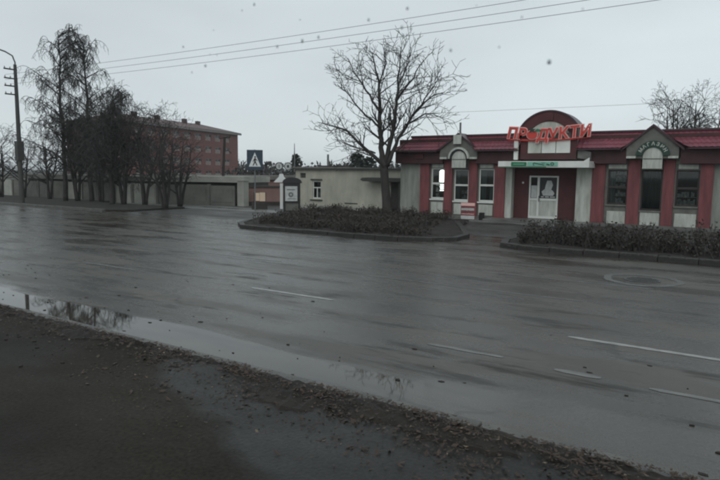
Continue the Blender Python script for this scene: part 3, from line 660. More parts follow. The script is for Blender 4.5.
# porch slab right of it
pr = empty('porch', (-19.2, 31.8, 0), 0, 'small porch with a dark rounded slab roof between the cream building and the shop', 'porch')
b = MB(); b.prism([(-20.4, 2.0), (-20.2, 1.90), (-17.4, 1.88), (-17.4, 2.12), (-19.8, 2.14), (-20.25, 2.12)], 31.3, cy - .003); b.build('slab_roof', M['slab'], pr, bevel=.03)
B(-17.75, -17.6, 31.5, 31.65, 0, 1.88).build('post', M['slab'], pr); B(-18.7, -17.9, 32.24, 32.296, 0, 1.86).build('door', M['shed'], pr)

# ================================================================== brick block far left
def cam_ground(lat, dep):
    f = Vector((fw.x, fw.y, 0)).normalized(); q = f * dep + r0 * lat; return q
Pn = cam_ground(-48, 125); Pf = cam_ground(-33.4, 164.5); dv = (Pf - Pn); BL = dv.length
rz = math.atan2(dv.y, dv.x)
bb = empty('brick_apartment_block', (Pn.x, Pn.y, 0), rz, 'four storey red brick apartment block with rusty hipped roof beyond the bare trees', 'building')
H = 12.4; D = 16
# local: x along facade (away), facade faces -y local
holes = []; cols = [3.2 + 4.2 * i for i in range(9)]
for k in range(4):
    for c in cols: holes.append((c - 1.25, c + 1.25, 1.0 + k * 3.0, 2.55 + k * 3.0))
wall_grid(0, BL, 0, H, 0, .5, holes).build('wall', M['brick'], bb, local=True)
B(0, .5, .5, D, 0, H).build('end_wall', M['brickend'], bb, local=True); B(BL - .5, BL, .5, D, 0, H).build('end_wall', M['brickend'], bb, local=True); B(0, BL, D, D + .5, 0, H).build('rear_wall', M['brickend'], bb, local=True)
wf = MB()
wf.box(-1.25, 1.25, .12, .25, 0, .95); wf.box(-1.25, -1.15, .12, .2, .952, 1.55); wf.box(1.15, 1.25, .12, .2, .952, 1.55); wf.box(-.05, .05, .12, .2, .952, 1.55); wf.box(-1.15, 1.15, .12, .2, 1.47, 1.55)
wme = wf.mesh('window'); wme.materials.append(M['farpan']); pm = B(-1.25, 1.25, .3, .34, 0, 1.55).mesh('pane'); pm.materials.append(M['farglass'])
for hx0, hx1, hz0, hz1 in holes:
    o = inst('window', wme, ((hx0 + hx1) / 2, 0, hz0), bb); inst('pane', pm, (0, 0, 0), o)
em = MB(); em.box(-.7, .7, -.08, .0, 0, 1.5); emm = em.mesh('window'); emm.materials.append(M['farglass'])
for k in range(4):
    for c in (4, 8, 12): inst('window', emm, (-.0, c, 1.0 + 3 * k), bb, -math.pi / 2)
b = MB(); v = [(-.7, -.7, H), (BL + .7, -.7, H), (BL + .7, D + .7, H), (-.7, D + .7, H), (-.7, -.7, H + .3), (BL + .7, -.7, H + .3), (BL + .7, D + .7, H + .3), (-.7, D + .7, H + .3), (5, D / 2, H + 2.4), (BL - 5, D / 2, H + 2.4)]
b.v = v; b.f = [(0, 3, 2, 1), (0, 1, 5, 4), (1, 2, 6, 5), (2, 3, 7, 6), (3, 0, 4, 7), (4, 5, 9, 8), (5, 6, 9), (6, 7, 8, 9), (7, 4, 8)]
rf = b.build('roof', M['roofg'], bb, local=True)
for x, y in ((9, 6), (18, 7), (27, 6), (34, 7)): B(x - .6, x + .6, y - .4, y + .4, H + .8, H + 3.0).build('chimney', M['brickend'], rf, local=True)
B(-.72, BL + .72, -.74, -.702, H - .25, H + .2).build('eaves_board', M['creamcap'], bb, local=True)

# ================================================================== fence, shed, pink wall
fc = empty('concrete_fence', (-46, 28.0, 0), 0, 'long low fence of grey concrete panels behind the bare trees, some panels paler', 'fence')
pp = [(-64, 28.3), (-38.4, 28.15), (-30.2, 30.5)]; r = random.Random(9)
for (xa, ya), (xb, yb) in zip(pp, pp[1:]):
    L = math.hypot(xb - xa, yb - ya); n = round(L / 2.1); a = math.atan2(yb - ya, xb - xa)
    for i in range(n):
        X, Y = xa + (xb - xa) * i / n, ya + (yb - ya) * i / n
        l = L / n; light = (-41.8 < X < -38.5)
        b = B(.10, l - .10, 0, .08, -.02, 1.44 + r.uniform(-.04, .04)); b.box(.22, l - .22, -.03, -.001, .25, 1.2)
        me = b.mesh('panel'); me.materials.append(M['fencel' if light or r.random() < .12 else 'fence'])
        o = inst('panel', me, (X + 46, Y - 28, 0), fc, a); 
        me = B(-.09, .09, -.07, .12, -.02, 1.5).mesh('post'); me.materials.append(M['fence']); inst('post', me, (X + 46, Y - 28, 0), fc, a)
sh = empty('low_shed', (-44, 29.6, 0), 0, 'low dark shed with a flat grey slab roof just above the concrete fence', 'shed')
for (xa, ya), (xb, yb) in zip([(-56, 29.2), (-38.6, 29.1)], [(-38.6, 29.1), (-30.8, 31.4)]):
    pass
def along(xa, ya, xb, yb, y0, y1, z0, z1, name, m, parent):
    L = math.hypot(xb - xa, yb - ya); a = math.atan2(yb - ya, xb - xa); me = B(0, L, y0, y1, z0, z1).mesh(name); me.materials.append(m)
    pl = rootloc(parent); return inst(name, me, (xa - pl.x, ya - pl.y, -pl.z), parent, a)
along(-56, 29.4, -38.5, 29.3, .5, 4, 0, 1.6, 'wall', M['shed'], sh); along(-56, 29.4, -38.5, 29.3, 0, 4.3, 1.6, 1.98, 'roof_slab', M['fence'], sh)
along(-38.4, 29.2, -30.4, 31.5, .5, 4, 0, 1.6, 'wall', M['shed'], sh); along(-38.4, 29.2, -30.4, 31.5, 0, 4.3, 1.62, 2.06, 'roof_slab', M['fencel'], sh)
cp = B(-30.15, -29.55, 30.6, 31.1, -.02, 1.75); cp.box(-30.2, -29.5, 30.55, 31.15, 1.752, 1.84)
tag(cp.build('gate_pillar', M['fencel']), 'square pale concrete pillar ending the concrete fence, beside the pinkish wall', 'pillar')
pw = empty('pinkish_wall', (-30.5, 32, 0), 0, 'pinkish brown wall with a dark top edge behind the pedestrian crossing sign', 'wall')
along(-30.9, 31.8, -27.9, 34.6, 0, .3, -.02, 1.30, 'wall_body', M['pink'], pw); along(-30.95, 31.75, -27.9, 34.6, -.1, .4, 1.302, 1.42, 'coping', M['slab'], pw)
along(-30.9, 31.8, -27.9, 34.6, -.06, -.001, -.02, .25, 'plinth', M['shed'], pw)
g_ = empty('garage_row', (-34, 40, 0), 0, 'row of low garages with pale flat roof behind the pillar and pinkish wall', 'garage')
along(-45, 33.5, -27, 42, 0, 5, 0, 1.75, 'wall', M['pink'], g_); along(-45.2, 33.3, -26.9, 42, -.2, 5, 1.752, 2.1, 'roof_slab', M['fence'], g_)

# ================================================================== signs, kiosk
def face(x, y): return math.atan2(x, -y) if False else math.atan2(-x, y)
ps = empty('crossing_sign', (-25.5, 27.4, 0), R(42), 'dull blue pedestrian crossing sign with a white triangle on a thin pole', 'road sign')
MB().tube([(0, .04, -.05), (0, .04, 3.75)], .035, 8).build('pole', M['steel'], ps, local=True)
B(-.48, .48, -.02, .0, 2.52, 3.73).build('sign_board', M['blue'], ps, local=True, bevel=.004)
b = MB(); b.prism([(-.36, 2.72), (.36, 2.72), (0, 3.58)], -.030, -.0205); b.build('white_triangle', M['signwhite'], ps, local=True)
b = MB(); y0, y1 = -.038, -.0305
b.prism([(.02 + .055 * math.cos(R(a)), 3.30 + .055 * math.sin(R(a))) for a in range(0, 360, 45)], y0, y1)
b.prism([(-.04, 3.0), (.05, 3.0), (.06, 3.23), (-.03, 3.23)], y0, y1); b.prism([(-.14, 2.78), (-.08, 2.78), (.04, 3.0), (-.03, 3.01)], y0, y1); b.prism([(.10, 2.78), (.16, 2.78), (.06, 3.02), (.0, 3.0)], y0, y1)
b.prism([(-.13, 3.02), (-.10, 3.0), (-.0, 3.18), (-.03, 3.22)], y0, y1); b.prism([(.14, 3.05), (.16, 3.09), (.05, 3.22), (.03, 3.17)], y0, y1); b.build('pedestrian_symbol', M['signblack'], ps, local=True)
wb = empty('notice_board', (-26.6, 29.0, 0), R(42), 'low warm white board on short legs behind the crossing sign pole', 'board')
B(-.32, -.01, 0, .04, .55, 1.05).build('panel', M['warm'], wb, local=True); B(.01, .36, 0, .04, .52, 1.08).build('panel', M['warm'], wb, local=True)
for x in (-.36, .39): B(x - .02, x + .02, .0, .04, 0, 1.1).build('leg', M['black'], wb, local=True)
B(-.5, .5, -.15, .2, .0, .42).build('base', M['shed'], wb, local=True)
ks = empty('advert_stand', (-23.35, 28.3, 0), R(36), 'dark advert stand with a curved top and a white poster at the side street corner', 'stand')
b = B(-.50, -.42, 0, .45, 0, 1.75); b.box(.42, .50, 0, .45, 0, 1.75); b.box(-.42, .42, 0, .45, 0, .06); b.box(-.42, .42, .1, .45, .062, .56); b.box(-.42, .42, 0, .45, .562, .62); b.box(-.42, .42, .06, .45, .622, 1.60); b.box(-.42, .42, 0, .45, 1.602, 1.75)
b.build('casing', M['black'], ks, local=True)
b = MB(); b.prism([(-.55, 1.752), (.6, 1.752), (.6, 1.80)] + [(0.02 + .57 * math.cos(R(a)), 1.80 + .30 * math.sin(R(a))) for a in range(15, 181, 15)], -.06, .5); b.build('curved_top', M['black'], ks, local=True)
B(-.40, .34, .03, .059, .66, 1.56).build('poster', M['poster'], ks, local=True)
b = MB(); b.arc(-.05, 1.05, .05, .16, 0, 360, .022, .029, 14); b.box(-.3, .2, .022, .029, 1.32, 1.38); b.box(-.25, .25, .022, .029, .78, .82); b.build('print', M['steel'], ks, local=True)
B(-.40, .40, .08, .099, .08, .54).build('lower_panel', M['fence'], ks, local=True)
rs = empty('round_signs_post', (-24.15, 28.35, 0), R(40), 'pair of round signs above a white triangle sign beside the dark advert stand', 'road sign')
MB().tube([(-.05, .05, -.05), (-.05, .05, 3.0)], .04, 8).build('pole', M['steel'], rs, local=True)
B(-.13, .05, -.01, .008, .15, 1.72).build('white_board', M['signwhite'], rs, local=True)
for cx in (-.18, .36):
    b = MB(); b.arc(cx, 2.76, .19, .245, 0, 360, -.02, 0, 20); b.build('rim', M['steel'] if cx > 0 else M['signblack'], rs, local=True)
    b = MB(); b.prism([(cx + .188 * math.cos(R(a)), 2.76 + .188 * math.sin(R(a))) for a in range(0, 360, 18)], -.012, 0); b.build('disc', M['poster'], rs, local=True)
B(-.2, .4, .002, .03, 2.72, 2.80).build('bracket', M['steel'], rs, local=True)
B(.30, .42, -.016, -.0125, 2.68, 2.84).build('symbol', M['signblack'], rs, local=True); B(-.2, -.15, -.016, -.0125, 2.66, 2.86).build('symbol', M['signblack'], rs, local=True)
b = MB(); b.prism([(-.52, 1.78), (.48, 1.78), (.12, 2.12), (.06, 2.3), (-.16, 2.3), (-.2, 2.12)], -.02, 0); b.build('triangle_sign', M['signwhite'], rs, local=True)
tp = MB(); tp.tube([(-37.6, 46, -.05), (-37.6, 46, 4.4), (-37.6, 46, 5.2)], [.05, .05, .03], 6); 
tag(tp.build('thin_mast', M['steel']), 'thin distant mast rising above the two round signs', 'mast')

# ================================================================== utility poles and wires
up_ = empty('street_lamp', (-42.1, 22.0, .1), 0, 'tall dark street lamp pole with curved arm and insulators at the far left edge', 'street lamp')
MB().tube([(0, 0, -.15), (0, 0, 7.2), (-.02, 0, 9.3)], [.17, .12, .10], 10).build('pole', M['slab'], up_, local=True)
MB().tube([(0, .02, 8.3), (0, 0, 9.45), (0, -.15, 9.85), (0, -.6, 10.05), (0, -1.6, 10.25), (0, -2.2, 10.3)], .05, 8).build('arm', M['steel'], up_, local=True)
B(-.14, .14, -2.9, -2.15, 10.2, 10.36).build('lamp_head', M['steel'], up_, local=True, bevel=.04)
for z in (8.95, 8.35, 7.85, 7.3):
    a = B(-.05, .05, -.75, .10, z - .04, z + .04).build('crossarm', M['black'], up_, local=True)
    for yy in (-.7, -.35): MB().tube([(0, yy, z + .042), (0, yy, z + .16)], [.045, .03], 8).build('insulator', M['fencel'], a, local=True)
B(-.2, .2, -.22, .22, 2.9, 4.2).build('junction_box', M['slab'], up_, local=True)
def wire(p0, p1, sag, rad=.009):
    n = 40; P = []
    for i in range(n + 1):
        t = i / n; P.append(tuple(Vector(p0).lerp(Vector(p1), t) - Vector((0, 0, sag * 4 * t * (1 - t)))))
    return MB().tube(P, rad, 5)
for (y, z, lb) in [(21.3, 8.55, 'highest overhead wire crossing the sky from the street lamp to the upper right'), (21.3, 8.22, 'middle overhead wire crossing the sky from the street lamp to the upper right'), (21.65, 7.98, 'lowest overhead wire crossing the sky from the street lamp to the upper right')]:
    tag(wire((-42.1, y, z + .1), (4, y, z + .1), .25).build('overhead_wire', M['cable']), lb, 'wire', 'overhead wires along the road')
tag(wire((-20, 34.0, 6.15), (26, 34.0, 6.15), .1, .007).build('service_wire', M['cable']), 'thin pale cable running low above the shop roof', 'wire')
for x in (-20, 26):
    tag(MB().tube([(x, 34.0, 2.6 if x < 0 else 0), (x, 34.0, 6.25)], .03, 6).build('roof_mast', M['steel']), 'thin mast carrying the low cable, behind the bare tree' if x < 0 else 'thin mast carrying the low cable, out beyond the right end of the shop', 'mast')
lp = empty('leaning_pole', (-33.3, 32.2, 0), 0, 'dark leaning utility pole with a short top arm in front of the brick block', 'utility pole')
MB().tube([(0, 0, -.05), (.16, 0, 2.4), (.36, 0, 4.95)], [.13, .11, .09], 8).build('pole', M['bark'], lp, local=True)
MB().tube([(-.2, 0, 4.85), (.95, 0, 4.95)], .05, 6).build('crossarm', M['bark'], lp, local=True)
MB().tube([(.3, 0, 3.9), (.7, 0, 3.95), (1.0, 0, 3.75)], .035, 6).build('bracket', M['bark'], lp, local=True)

# ================================================================== trees
def grow(b, p, d, L, r, lvl, rnd, o):
    """one branch and its children; b: list of MB by level (wood, twigs)"""
    n = max(2, int(L / o.get('seg', .35))); pts = [p.copy()]; rad = [r]; d = d.normalized(); q = p.copy()
    rend = r * o['taper'][lvl]; kids = []
    for i in range(n):
        wv = o['wig'][lvl]; d = (d + Vector((rnd.uniform(-wv, wv), rnd.uniform(-wv, wv), rnd.uniform(-wv, wv) + o['up'][lvl]))).normalized()
        q = q + d * (L / n); pts.append(q.copy()); rad.append(r + (rend - r) * (i + 1) / n); kids.append((q.copy(), d.copy(), (i + 1) / n, rad[-1]))
    mb = b[0] if lvl <= o.get('woodlvl', 1) else b[1]
    mb.tube(pts, rad, [8, 6, 4, 3, 3][lvl], cap=lvl < 2)
    if lvl + 1 >= len(o['taper']): return
    k = o['n'][lvl] * L
    k = int(k) + (rnd.random() < k - int(k))
    for j in range(k):
        t = o.get('t0', .25) + (1 - o.get('t0', .25)) * (j + rnd.random()) / max(1, k); i = min(n - 1, int(t * n)); qq, dd, tt, r2 = kids[i]
        ax = Vector((rnd.gauss(0, 1), rnd.gauss(0, 1), rnd.gauss(0, 1))); ax = (ax - dd * ax.dot(dd)).normalized(); an = R(rnd.uniform(*o['ang'][lvl]))
        nd = dd * math.cos(an) + ax * math.sin(an)
        nl = o['len'][lvl] * rnd.uniform(.6, 1.25) * (1.15 - .55 * tt)
        if 'env' in o and not o['env'](qq + nd * nl * .6): nl *= .45
        grow(b, qq, nd, nl, max(o['rmin'], min(r2 * .7, o['rad'][lvl])), lvl + 1, rnd, o)
def P3(x, y, Y):      # direction of a point seen in the photograph, set at distance Y
    dd = fw * 600 + rt * (x - 360) + up * (240 - y); return EYE + dd * (Y / dd.y)
tr = empty('bare_tree', (-17.1, 29.0, .1), 0, 'large leafless spreading tree with several leaders standing left of the shop', 'tree')
rnd = random.Random(21); wood, tw = MB(), MB(); TY_ = 29.0
O = dict(taper=[.35, .4, .45, .6], wig=[.10, .16, .20, .24], up=[.02, .06, .06, .03], n=[1.1, 3.0, 3.6], ang=[(30, 60), (28, 60), (25, 60)], len=[2.1, 1.0, .5],
         rad=[.050, .028, .020], rmin=.013, seg=.28, woodlvl=0, t0=.12)
def pl(pts, r0_, r1_, dy=0):
    P = [P3(x, y, TY_ + dy * i / len(pts) + rnd.uniform(-.1, .1)) for i, (x, y) in enumerate(pts)]
    F = []      # subdivide and wiggle
    for a, c in zip(P, P[1:]):
        m = max(2, int((c - a).length / .35))
        for i in range(m): F.append(a.lerp(c, i / m) + Vector((rnd.uniform(-.05, .05), rnd.uniform(-.05, .05), rnd.uniform(-.03, .03))))
    F.append(P[-1]); F[0] = P[0]; n = len(F); rr = [r0_ + (r1_ - r0_) * i / (n - 1) for i in range(n)]
    wood.tube(F, rr, 9)
    Lt = sum((F[i + 1] - F[i]).length for i in range(n - 1)); k = int(Lt * 2.7)
    for j in range(k):
        t = .16 + .84 * (j + rnd.random()) / k; i = min(n - 2, int(t * (n - 1))); dd = (F[i + 1] - F[i]).normalized()
        ax = Vector((rnd.gauss(0, 1), rnd.gauss(0, .8), rnd.gauss(0, 1))); ax = (ax - dd * ax.dot(dd)).normalized(); an = R(rnd.uniform(28, 62)); nd = dd * math.cos(an) + ax * math.sin(an)
        if F[i].z < 3.6 and nd.z < -.1: nd.z = abs(nd.z)
        grow([wood, tw], F[i], nd, rnd.uniform(1.0, 2.2) * (1.1 - .5 * t), max(.02, rr[i] * .45), 1, rnd, O)
wood.tube([P3(388, 222, TY_), P3(387.5, 214, TY_), P3(386.5, 200, TY_), P3(385, 185, TY_), P3(384, 168, TY_), P3(384, 160, TY_)], [.40, .30, .25, .23, .24, .20], 12)
pl([(384, 168), (380.5, 140), (380, 118), (380, 95), (376, 70), (372, 52)], .17, .022, .3)
pl([(385, 166), (391, 140), (396, 112), (398, 85), (400, 60), (401, 47)], .15, .020, -.6)
pl([(387, 166), (399, 138), (409, 120), (424, 103), (434, 95), (445, 92)], .12, .018, .8)
pl([(382, 164), (363, 147), (347, 131), (330, 125), (317, 122)], .12, .016, -.8)
pl([(380, 112), (366, 90), (354, 72), (348, 58)], .075, .016, 1.0)
pl([(397, 100), (413, 78), (424, 60)], .07, .016, -1.4)
pl([(405, 125), (425, 114), (440, 113)], .06, .015, 1.2)
pl([(381, 128), (362, 112), (346, 92), (337, 84)], .07, .015, -1.4)
pl([(379, 85), (386, 62), (385, 52)], .05, .014, 1.2)
pl([(375, 153), (352, 146), (334, 139)], .05, .014, 1.6)
pl([(398, 88), (408, 62), (411, 54)], .05, .014, 1.2)
pl([(413, 116), (430, 92), (441, 74)], .05, .014, -1.0)
wood.build('trunk', M['bark'], tr, smooth=True); tw.build('crown', M['twig'], tr)

# grey bare trees behind the shop
def simple_tree(name, X, Y, h, spread, seed, label, lean=0, dens=1., group=None, m='twigd', rmin=.014, base=0, tops=3, droop=0, t0=.22, fine=0):
    e = empty(name, (X, Y, base), 0, label, 'tree', group); r = random.Random(seed); w_, t_ = MB(), MB()
    o = dict(taper=[.25, .35, .4, .6], wig=[.06, .13, .2, .22], up=[.03, .05 - droop, .03 - droop, .0 - droop * 1.6], n=[1.5 * dens, 2.0 * dens, 2.6 * dens], ang=[(25, 55), (25, 60), (25, 60)],
             len=[spread * .85, spread * .42, spread * .24], rad=[.07, .03, .018], rmin=rmin, seg=.4, woodlvl=0, t0=t0)
    if fine: o['taper'] = [.25, .35, .4, .6, .7]; o['wig'].append(.25); o['up'].append(-.05); o['n'].append(fine); o['ang'].append((20, 55)); o['len'].append(.42); o['rad'].append(.014)
    for k in range(tops):
        a = 2 * math.pi * (k + r.random()) / tops
        d = Vector((math.cos(a) * (.10 if droop else .22) * (tops > 1) + lean, math.sin(a) * (.10 if droop else .22) * (tops > 1), 1)); grow([w_, t_], Vector((.08 * math.cos(a), .08 * math.sin(a), -.05)), d, h * r.uniform(.85, 1), .07 + h * .007, 0, r, o)
    w_.build('trunk', M['bark'], e, local=True, smooth=True); t_.build('crown', M[m], e, local=True); return e
q = P3(676, 170, 45); simple_tree('bare_tree', q.x, q.y, 7.6, 2.4, 5, 'grey leafless tree rising behind the shop roof near the right edge', dens=1.5, tops=5, fine=4, rmin=.012)
q = P3(703, 170, 52); simple_tree('bare_tree', q.x, q.y, 7.3, 1.8, 6, 'smaller pale leafless tree behind the shop roof at the far right', dens=1.5, tops=4, fine=4)
# birch with hanging twigs
def birch(x, Y, h, spread, seed, label, group=None):
    q = P3(x, 205, Y); e = empty('birch_tree', (q.x, Y, .1), 0, label, 'tree', group); r = random.Random(seed); w_, t_ = MB(), MB()
    trunk = []; p = Vector((0, 0, -.1)); n = 24
    for i in range(n + 1): trunk.append(p.copy()); p = p + Vector((r.uniform(-.06, .06), r.uniform(-.06, .06), h / n))
    w_.tube(trunk, [.17 * (1 - i / n) ** .8 + .015 for i in range(n + 1)], 9)
    for k in range(int(h * 3.4)):
        t = .22 + .78 * (k + r.random()) / (h * 3.4); i = min(n - 1, int(t * n)); a = r.uniform(0, 2 * math.pi); L = spread * (1.15 - .75 * t) * r.uniform(.6, 1.1)
        d = Vector((math.cos(a), math.sin(a), .9)).normalized(); q_ = trunk[i].copy(); P = [q_.copy()]; m_ = 8
        for j in range(m_):
            d = (d + Vector((r.uniform(-.12, .12), r.uniform(-.12, .12), -.02 - .05 * j / m_))).normalized(); q_ = q_ + d * (L / m_); P.append(q_.copy())
            if j > 1:
                for s_ in range(r.choice((1, 2, 3))):    # hanging switch with its own fine side shoots
                    z_ = Vector((r.uniform(-.4, .4), r.uniform(-.4, .4), r.uniform(-.1, .4))); l_ = r.uniform(.5, 1.5); S = [q_.copy()]; c_ = q_.copy(); dd = z_.normalized()
                    for g in range(6): dd = (dd + Vector((r.uniform(-.15, .15), r.uniform(-.15, .15), -.42))).normalized(); c_ = c_ + dd * (l_ / 6); S.append(c_.copy())
                    t_.tube(S, [.017, .016, .015, .014, .012, .010, .008], 3, cap=False)
                    for g in range(4):
                        c0 = S[r.randint(2, 5)]; t_.tube([c0, c0 + Vector((r.uniform(-.16, .16), r.uniform(-.16, .16), -.12)), c0 + Vector((r.uniform(-.2, .2), r.uniform(-.2, .2), -r.uniform(.3, .5)))], [.012, .011, .008], 3, cap=False)
        w_.tube(P, [.05 - .035 * j / m_ for j in range(m_ + 1)], 4, cap=False)
    w_.build('trunk', M['bark'], e, local=True, smooth=True); t_.build('crown', M['twigd'], e, local=True); return e
birch(66, 25.5, 12.4, 3.7, 11, 'tall leafless birch with drooping twigs rising highest at the left')
birch(92, 26.5, 12.0, 3.6, 12, 'second tall birch with hanging twigs just right of the highest one')
birch(112, 25.0, 7.6, 3.0, 17, 'lower birch with hanging twigs at the right foot of the tall pair')
# dense dark clump: several bushy trees with very fine twigs
for k, (x, Y, h, sp, lb) in enumerate([(78, 26.0, 5.6, 2.8, 'dark bushy bare tree under the tall birches'), (102, 26.8, 6.4, 2.8, 'dark dense bare tree between the birches and the brick block'),
        (124, 25.6, 6.6, 3.0, 'tallest dense bare tree of the dark clump before the brick block'), (145, 26.4, 5.6, 2.8, 'dense bare tree in the dark clump, right of its tallest one'), (165, 24.8, 4.6, 2.3, 'dense bare tree near the right end of the dark clump'),
        (180, 27.0, 4.3, 1.5, 'thin bare tree just past the right end of the dark clump'), (50, 26.4, 4.6, 2.2, 'dim bushy bare tree left of the tall birches'), (24, 26.0, 4.4, 2.2, 'dim bushy bare tree beside the street lamp'), (2, 25.5, 4.6, 2.4, 'brownish bare tree cut by the left edge')]):
    q = P3(x, 205, Y); simple_tree('dense_bare_tree', q.x, Y, h, sp, 30 + k, lb, dens=1.5, group='bare trees in front of the concrete fence', base=.1, tops=3 if k % 2 else 4, droop=.09, rmin=.011, t0=.18, fine=5 if k < 5 else 3)
# distant dark trees
def evergreen(X, Y, h, rad, seed, label, name='evergreen_tree', base=0):
    e = empty(name, (X, Y, base), 0, label, 'tree'); r = random.Random(seed); b = MB()
    for k in range(900):
        t = r.random() ** .8; a = r.uniform(0, 6.28); rr_ = rad * (1 - t * .75) * r.random() ** .5 * (1 + .25 * math.sin(3 * a + 7 * t)); z = h * (.15 + .85 * t)
        p = Vector((rr_ * math.cos(a), rr_ * math.sin(a), z)); s = r.uniform(.12, .32) * rad / 1.6
        u1 = Vector((r.gauss(0, 1), r.gauss(0, 1), r.gauss(0, .6))).normalized() * s; u2 = Vector((r.gauss(0, 1), r.gauss(0, 1), r.gauss(0, .6))).normalized() * s
        b.quad(p, p + u1, p + u1 + u2, p + u2)
    b.build('crown', M['pine'], e, local=True); MB().tube([(0, 0, -.05), (0, 0, h * .8)], [.15, .03], 6).build('trunk', M['bark'], e, local=True)
q = P3(357, 168, 60); evergreen(q.x, q.y, 4.6, 2.0, 1, 'dark rounded tree top showing over the cream building roof, nearest the big tree')
q = P3(369, 168, 62); evergreen(q.x, q.y, 4.2, 1.6, 2, 'low dark tree top over the cream roof, half behind the big tree limb')
q = P3(296, 168, 70); evergreen(q.x, q.y, 5.0, 1.8, 3, 'dark pointed tree beyond the round signs')
q = P3(335, 168, 66); simple_tree('bare_tree', q.x, q.y, 3.6, 1.3, 71, 'small far bare tree showing over the middle of the cream roof', rmin=.02)
def treeline():
    r = random.Random(77); b = MB()
    for k in range(9000):
        x = r.uniform(-260, 60); Y = r.uniform(150, 175); h = 4.3 + 1.3 * math.sin(x * .11) + .8 * math.sin(x * .37 + 1) + .6 * math.sin(x * 1.1)
        p = Vector((x, Y, h * r.random() ** .7)); s = r.uniform(.4, 1.1)
        u1 = Vector((r.gauss(0, 1), r.gauss(0, .4), r.gauss(0, 1))).normalized() * s; u2 = Vector((r.gauss(0, 1), r.gauss(0, .4), r.gauss(0, 1))).normalized() * s
        b.quad(p, p + u1, p + u1 + u2, p + u2)
    tag(b.build('far_treeline', M['twigd']), 'low dark line of distant trees on the horizon', 'trees', kind='stuff')
treeline()
def far_bushes():
    r = random.Random(78); b = MB()
    for k in range(2600):
        x = r.uniform(-46, -26); Y = r.uniform(44, 48); h = 2.5 + .5 * math.sin(x * .7) + .4 * math.sin(x * 1.9)
        p = Vector((x, Y, h * r.random() ** .6)); s = r.uniform(.1, .35)
        u1 = Vector((r.gauss(0, 1), r.gauss(0, .4), r.gauss(0, 1))).normalized() * s; u2 = Vector((r.gauss(0, 1), r.gauss(0, .4), r.gauss(0, 1))).normalized() * s
        b.quad(p, p + u1, p + u1 + u2, p + u2)
    tag(b.build('thicket', M['twigd']), 'dark thicket behind the pinkish wall', 'bushes', kind='stuff')
far_bushes()

# ================================================================== hedges, litter
def hedge(name, pts, hgt, wid, dens, seed, label, lf=1., green=.6):
    """row of low leafless shrubs with withered leaves; pts: centre line"""
    r = random.Random(seed); e = empty(name, (pts[0][0], pts[0][1], .1), 0, label, 'hedge'); s_, g_, w_ = MB(), MB(), MB(); o = Vector((pts[0][0], pts[0][1], .1))
    for (xa, ya), (xb, yb) in zip(pts, pts[1:]):
        L = math.hypot(xb - xa, yb - ya); n = int(L * dens); cc = [(q0 + r.uniform(.1, .9)) * .55 / L for q0 in range(max(1, int(L / .55)))]
        for i in range(n):
            t = min(1, max(0, r.choice(cc) + r.gauss(0, .15 / L))) if r.random() < .8 else r.random(); px_, py_ = xa + (xb - xa) * t, ya + (yb - ya) * t + r.uniform(-wid, wid); cl_ = .68 + .32 * math.sin(px_ * 5.1 + py_ * 2) * math.sin(px_ * 2.3 + 1)
            h = hgt * cl_ * r.uniform(.75, 1.1); c = Vector((px_, py_, .1)) - o; d = Vector((r.uniform(-.5, .5), r.uniform(-.5, .5), 1)).normalized(); S = [c.copy()]
            for j in range(4): d = (d + Vector((r.uniform(-.3, .3), r.uniform(-.3, .3), .05))).normalized(); c = c + d * (h / 4); S.append(c.copy())
            s_.tube(S, [.013, .011, .010, .008, .006], 3, cap=False)
            for q_ in range(int(9 * lf)):
                a = S[r.randint(1, 4)] + Vector((r.uniform(-.12, .12), r.uniform(-.12, .12), r.uniform(-.08, .08))); sz = r.uniform(.025, .06)
                u1 = Vector((r.gauss(0, 1), r.gauss(0, 1), r.gauss(0, 1))).normalized() * sz; u2 = Vector((r.gauss(0, 1), r.gauss(0, 1), r.gauss(0, 1))).normalized() * sz * .7
                (g_ if r.random() < green else w_).quad(a - u1, a - u2, a + u1, a + u2)
    tag(s_.build('stems', M['twig'], e, local=True), kind='stuff'); tag(g_.build('foliage', M['hedge'], e, local=True), kind='stuff'); tag(w_.build('foliage', M['hedgeb'], e, local=True), kind='stuff')
hedge('hedge', [(-6.5, 20.6), (-2, 20.4), (8, 20.3)], .92, .8, 110, 1, 'dark tangled low hedge between the road and the right half of the shop', 1.2, .65)
hedge('low_hedge', [(-18.6, 20.6), (-14, 19.9), (-9.9, 20.1)], .56, .75, 85, 2, 'low withered shrubs along the kerb of the left planting bed', .8, .3)
hedge('low_hedge', [(-20.5, 24.5), (-15, 23.8), (-11.3, 23.6)], .52, 1.1, 65, 3, 'low brown shrubs across the middle of the left planting bed', .9, .3)
hedge('low_hedge', [(-22.0, 28.6), (-17, 28.2), (-12.6, 27.6)], .55, .6, 60, 4, 'low dark shrubs at the foot of the big bare tree before the cream building', .9, .4)

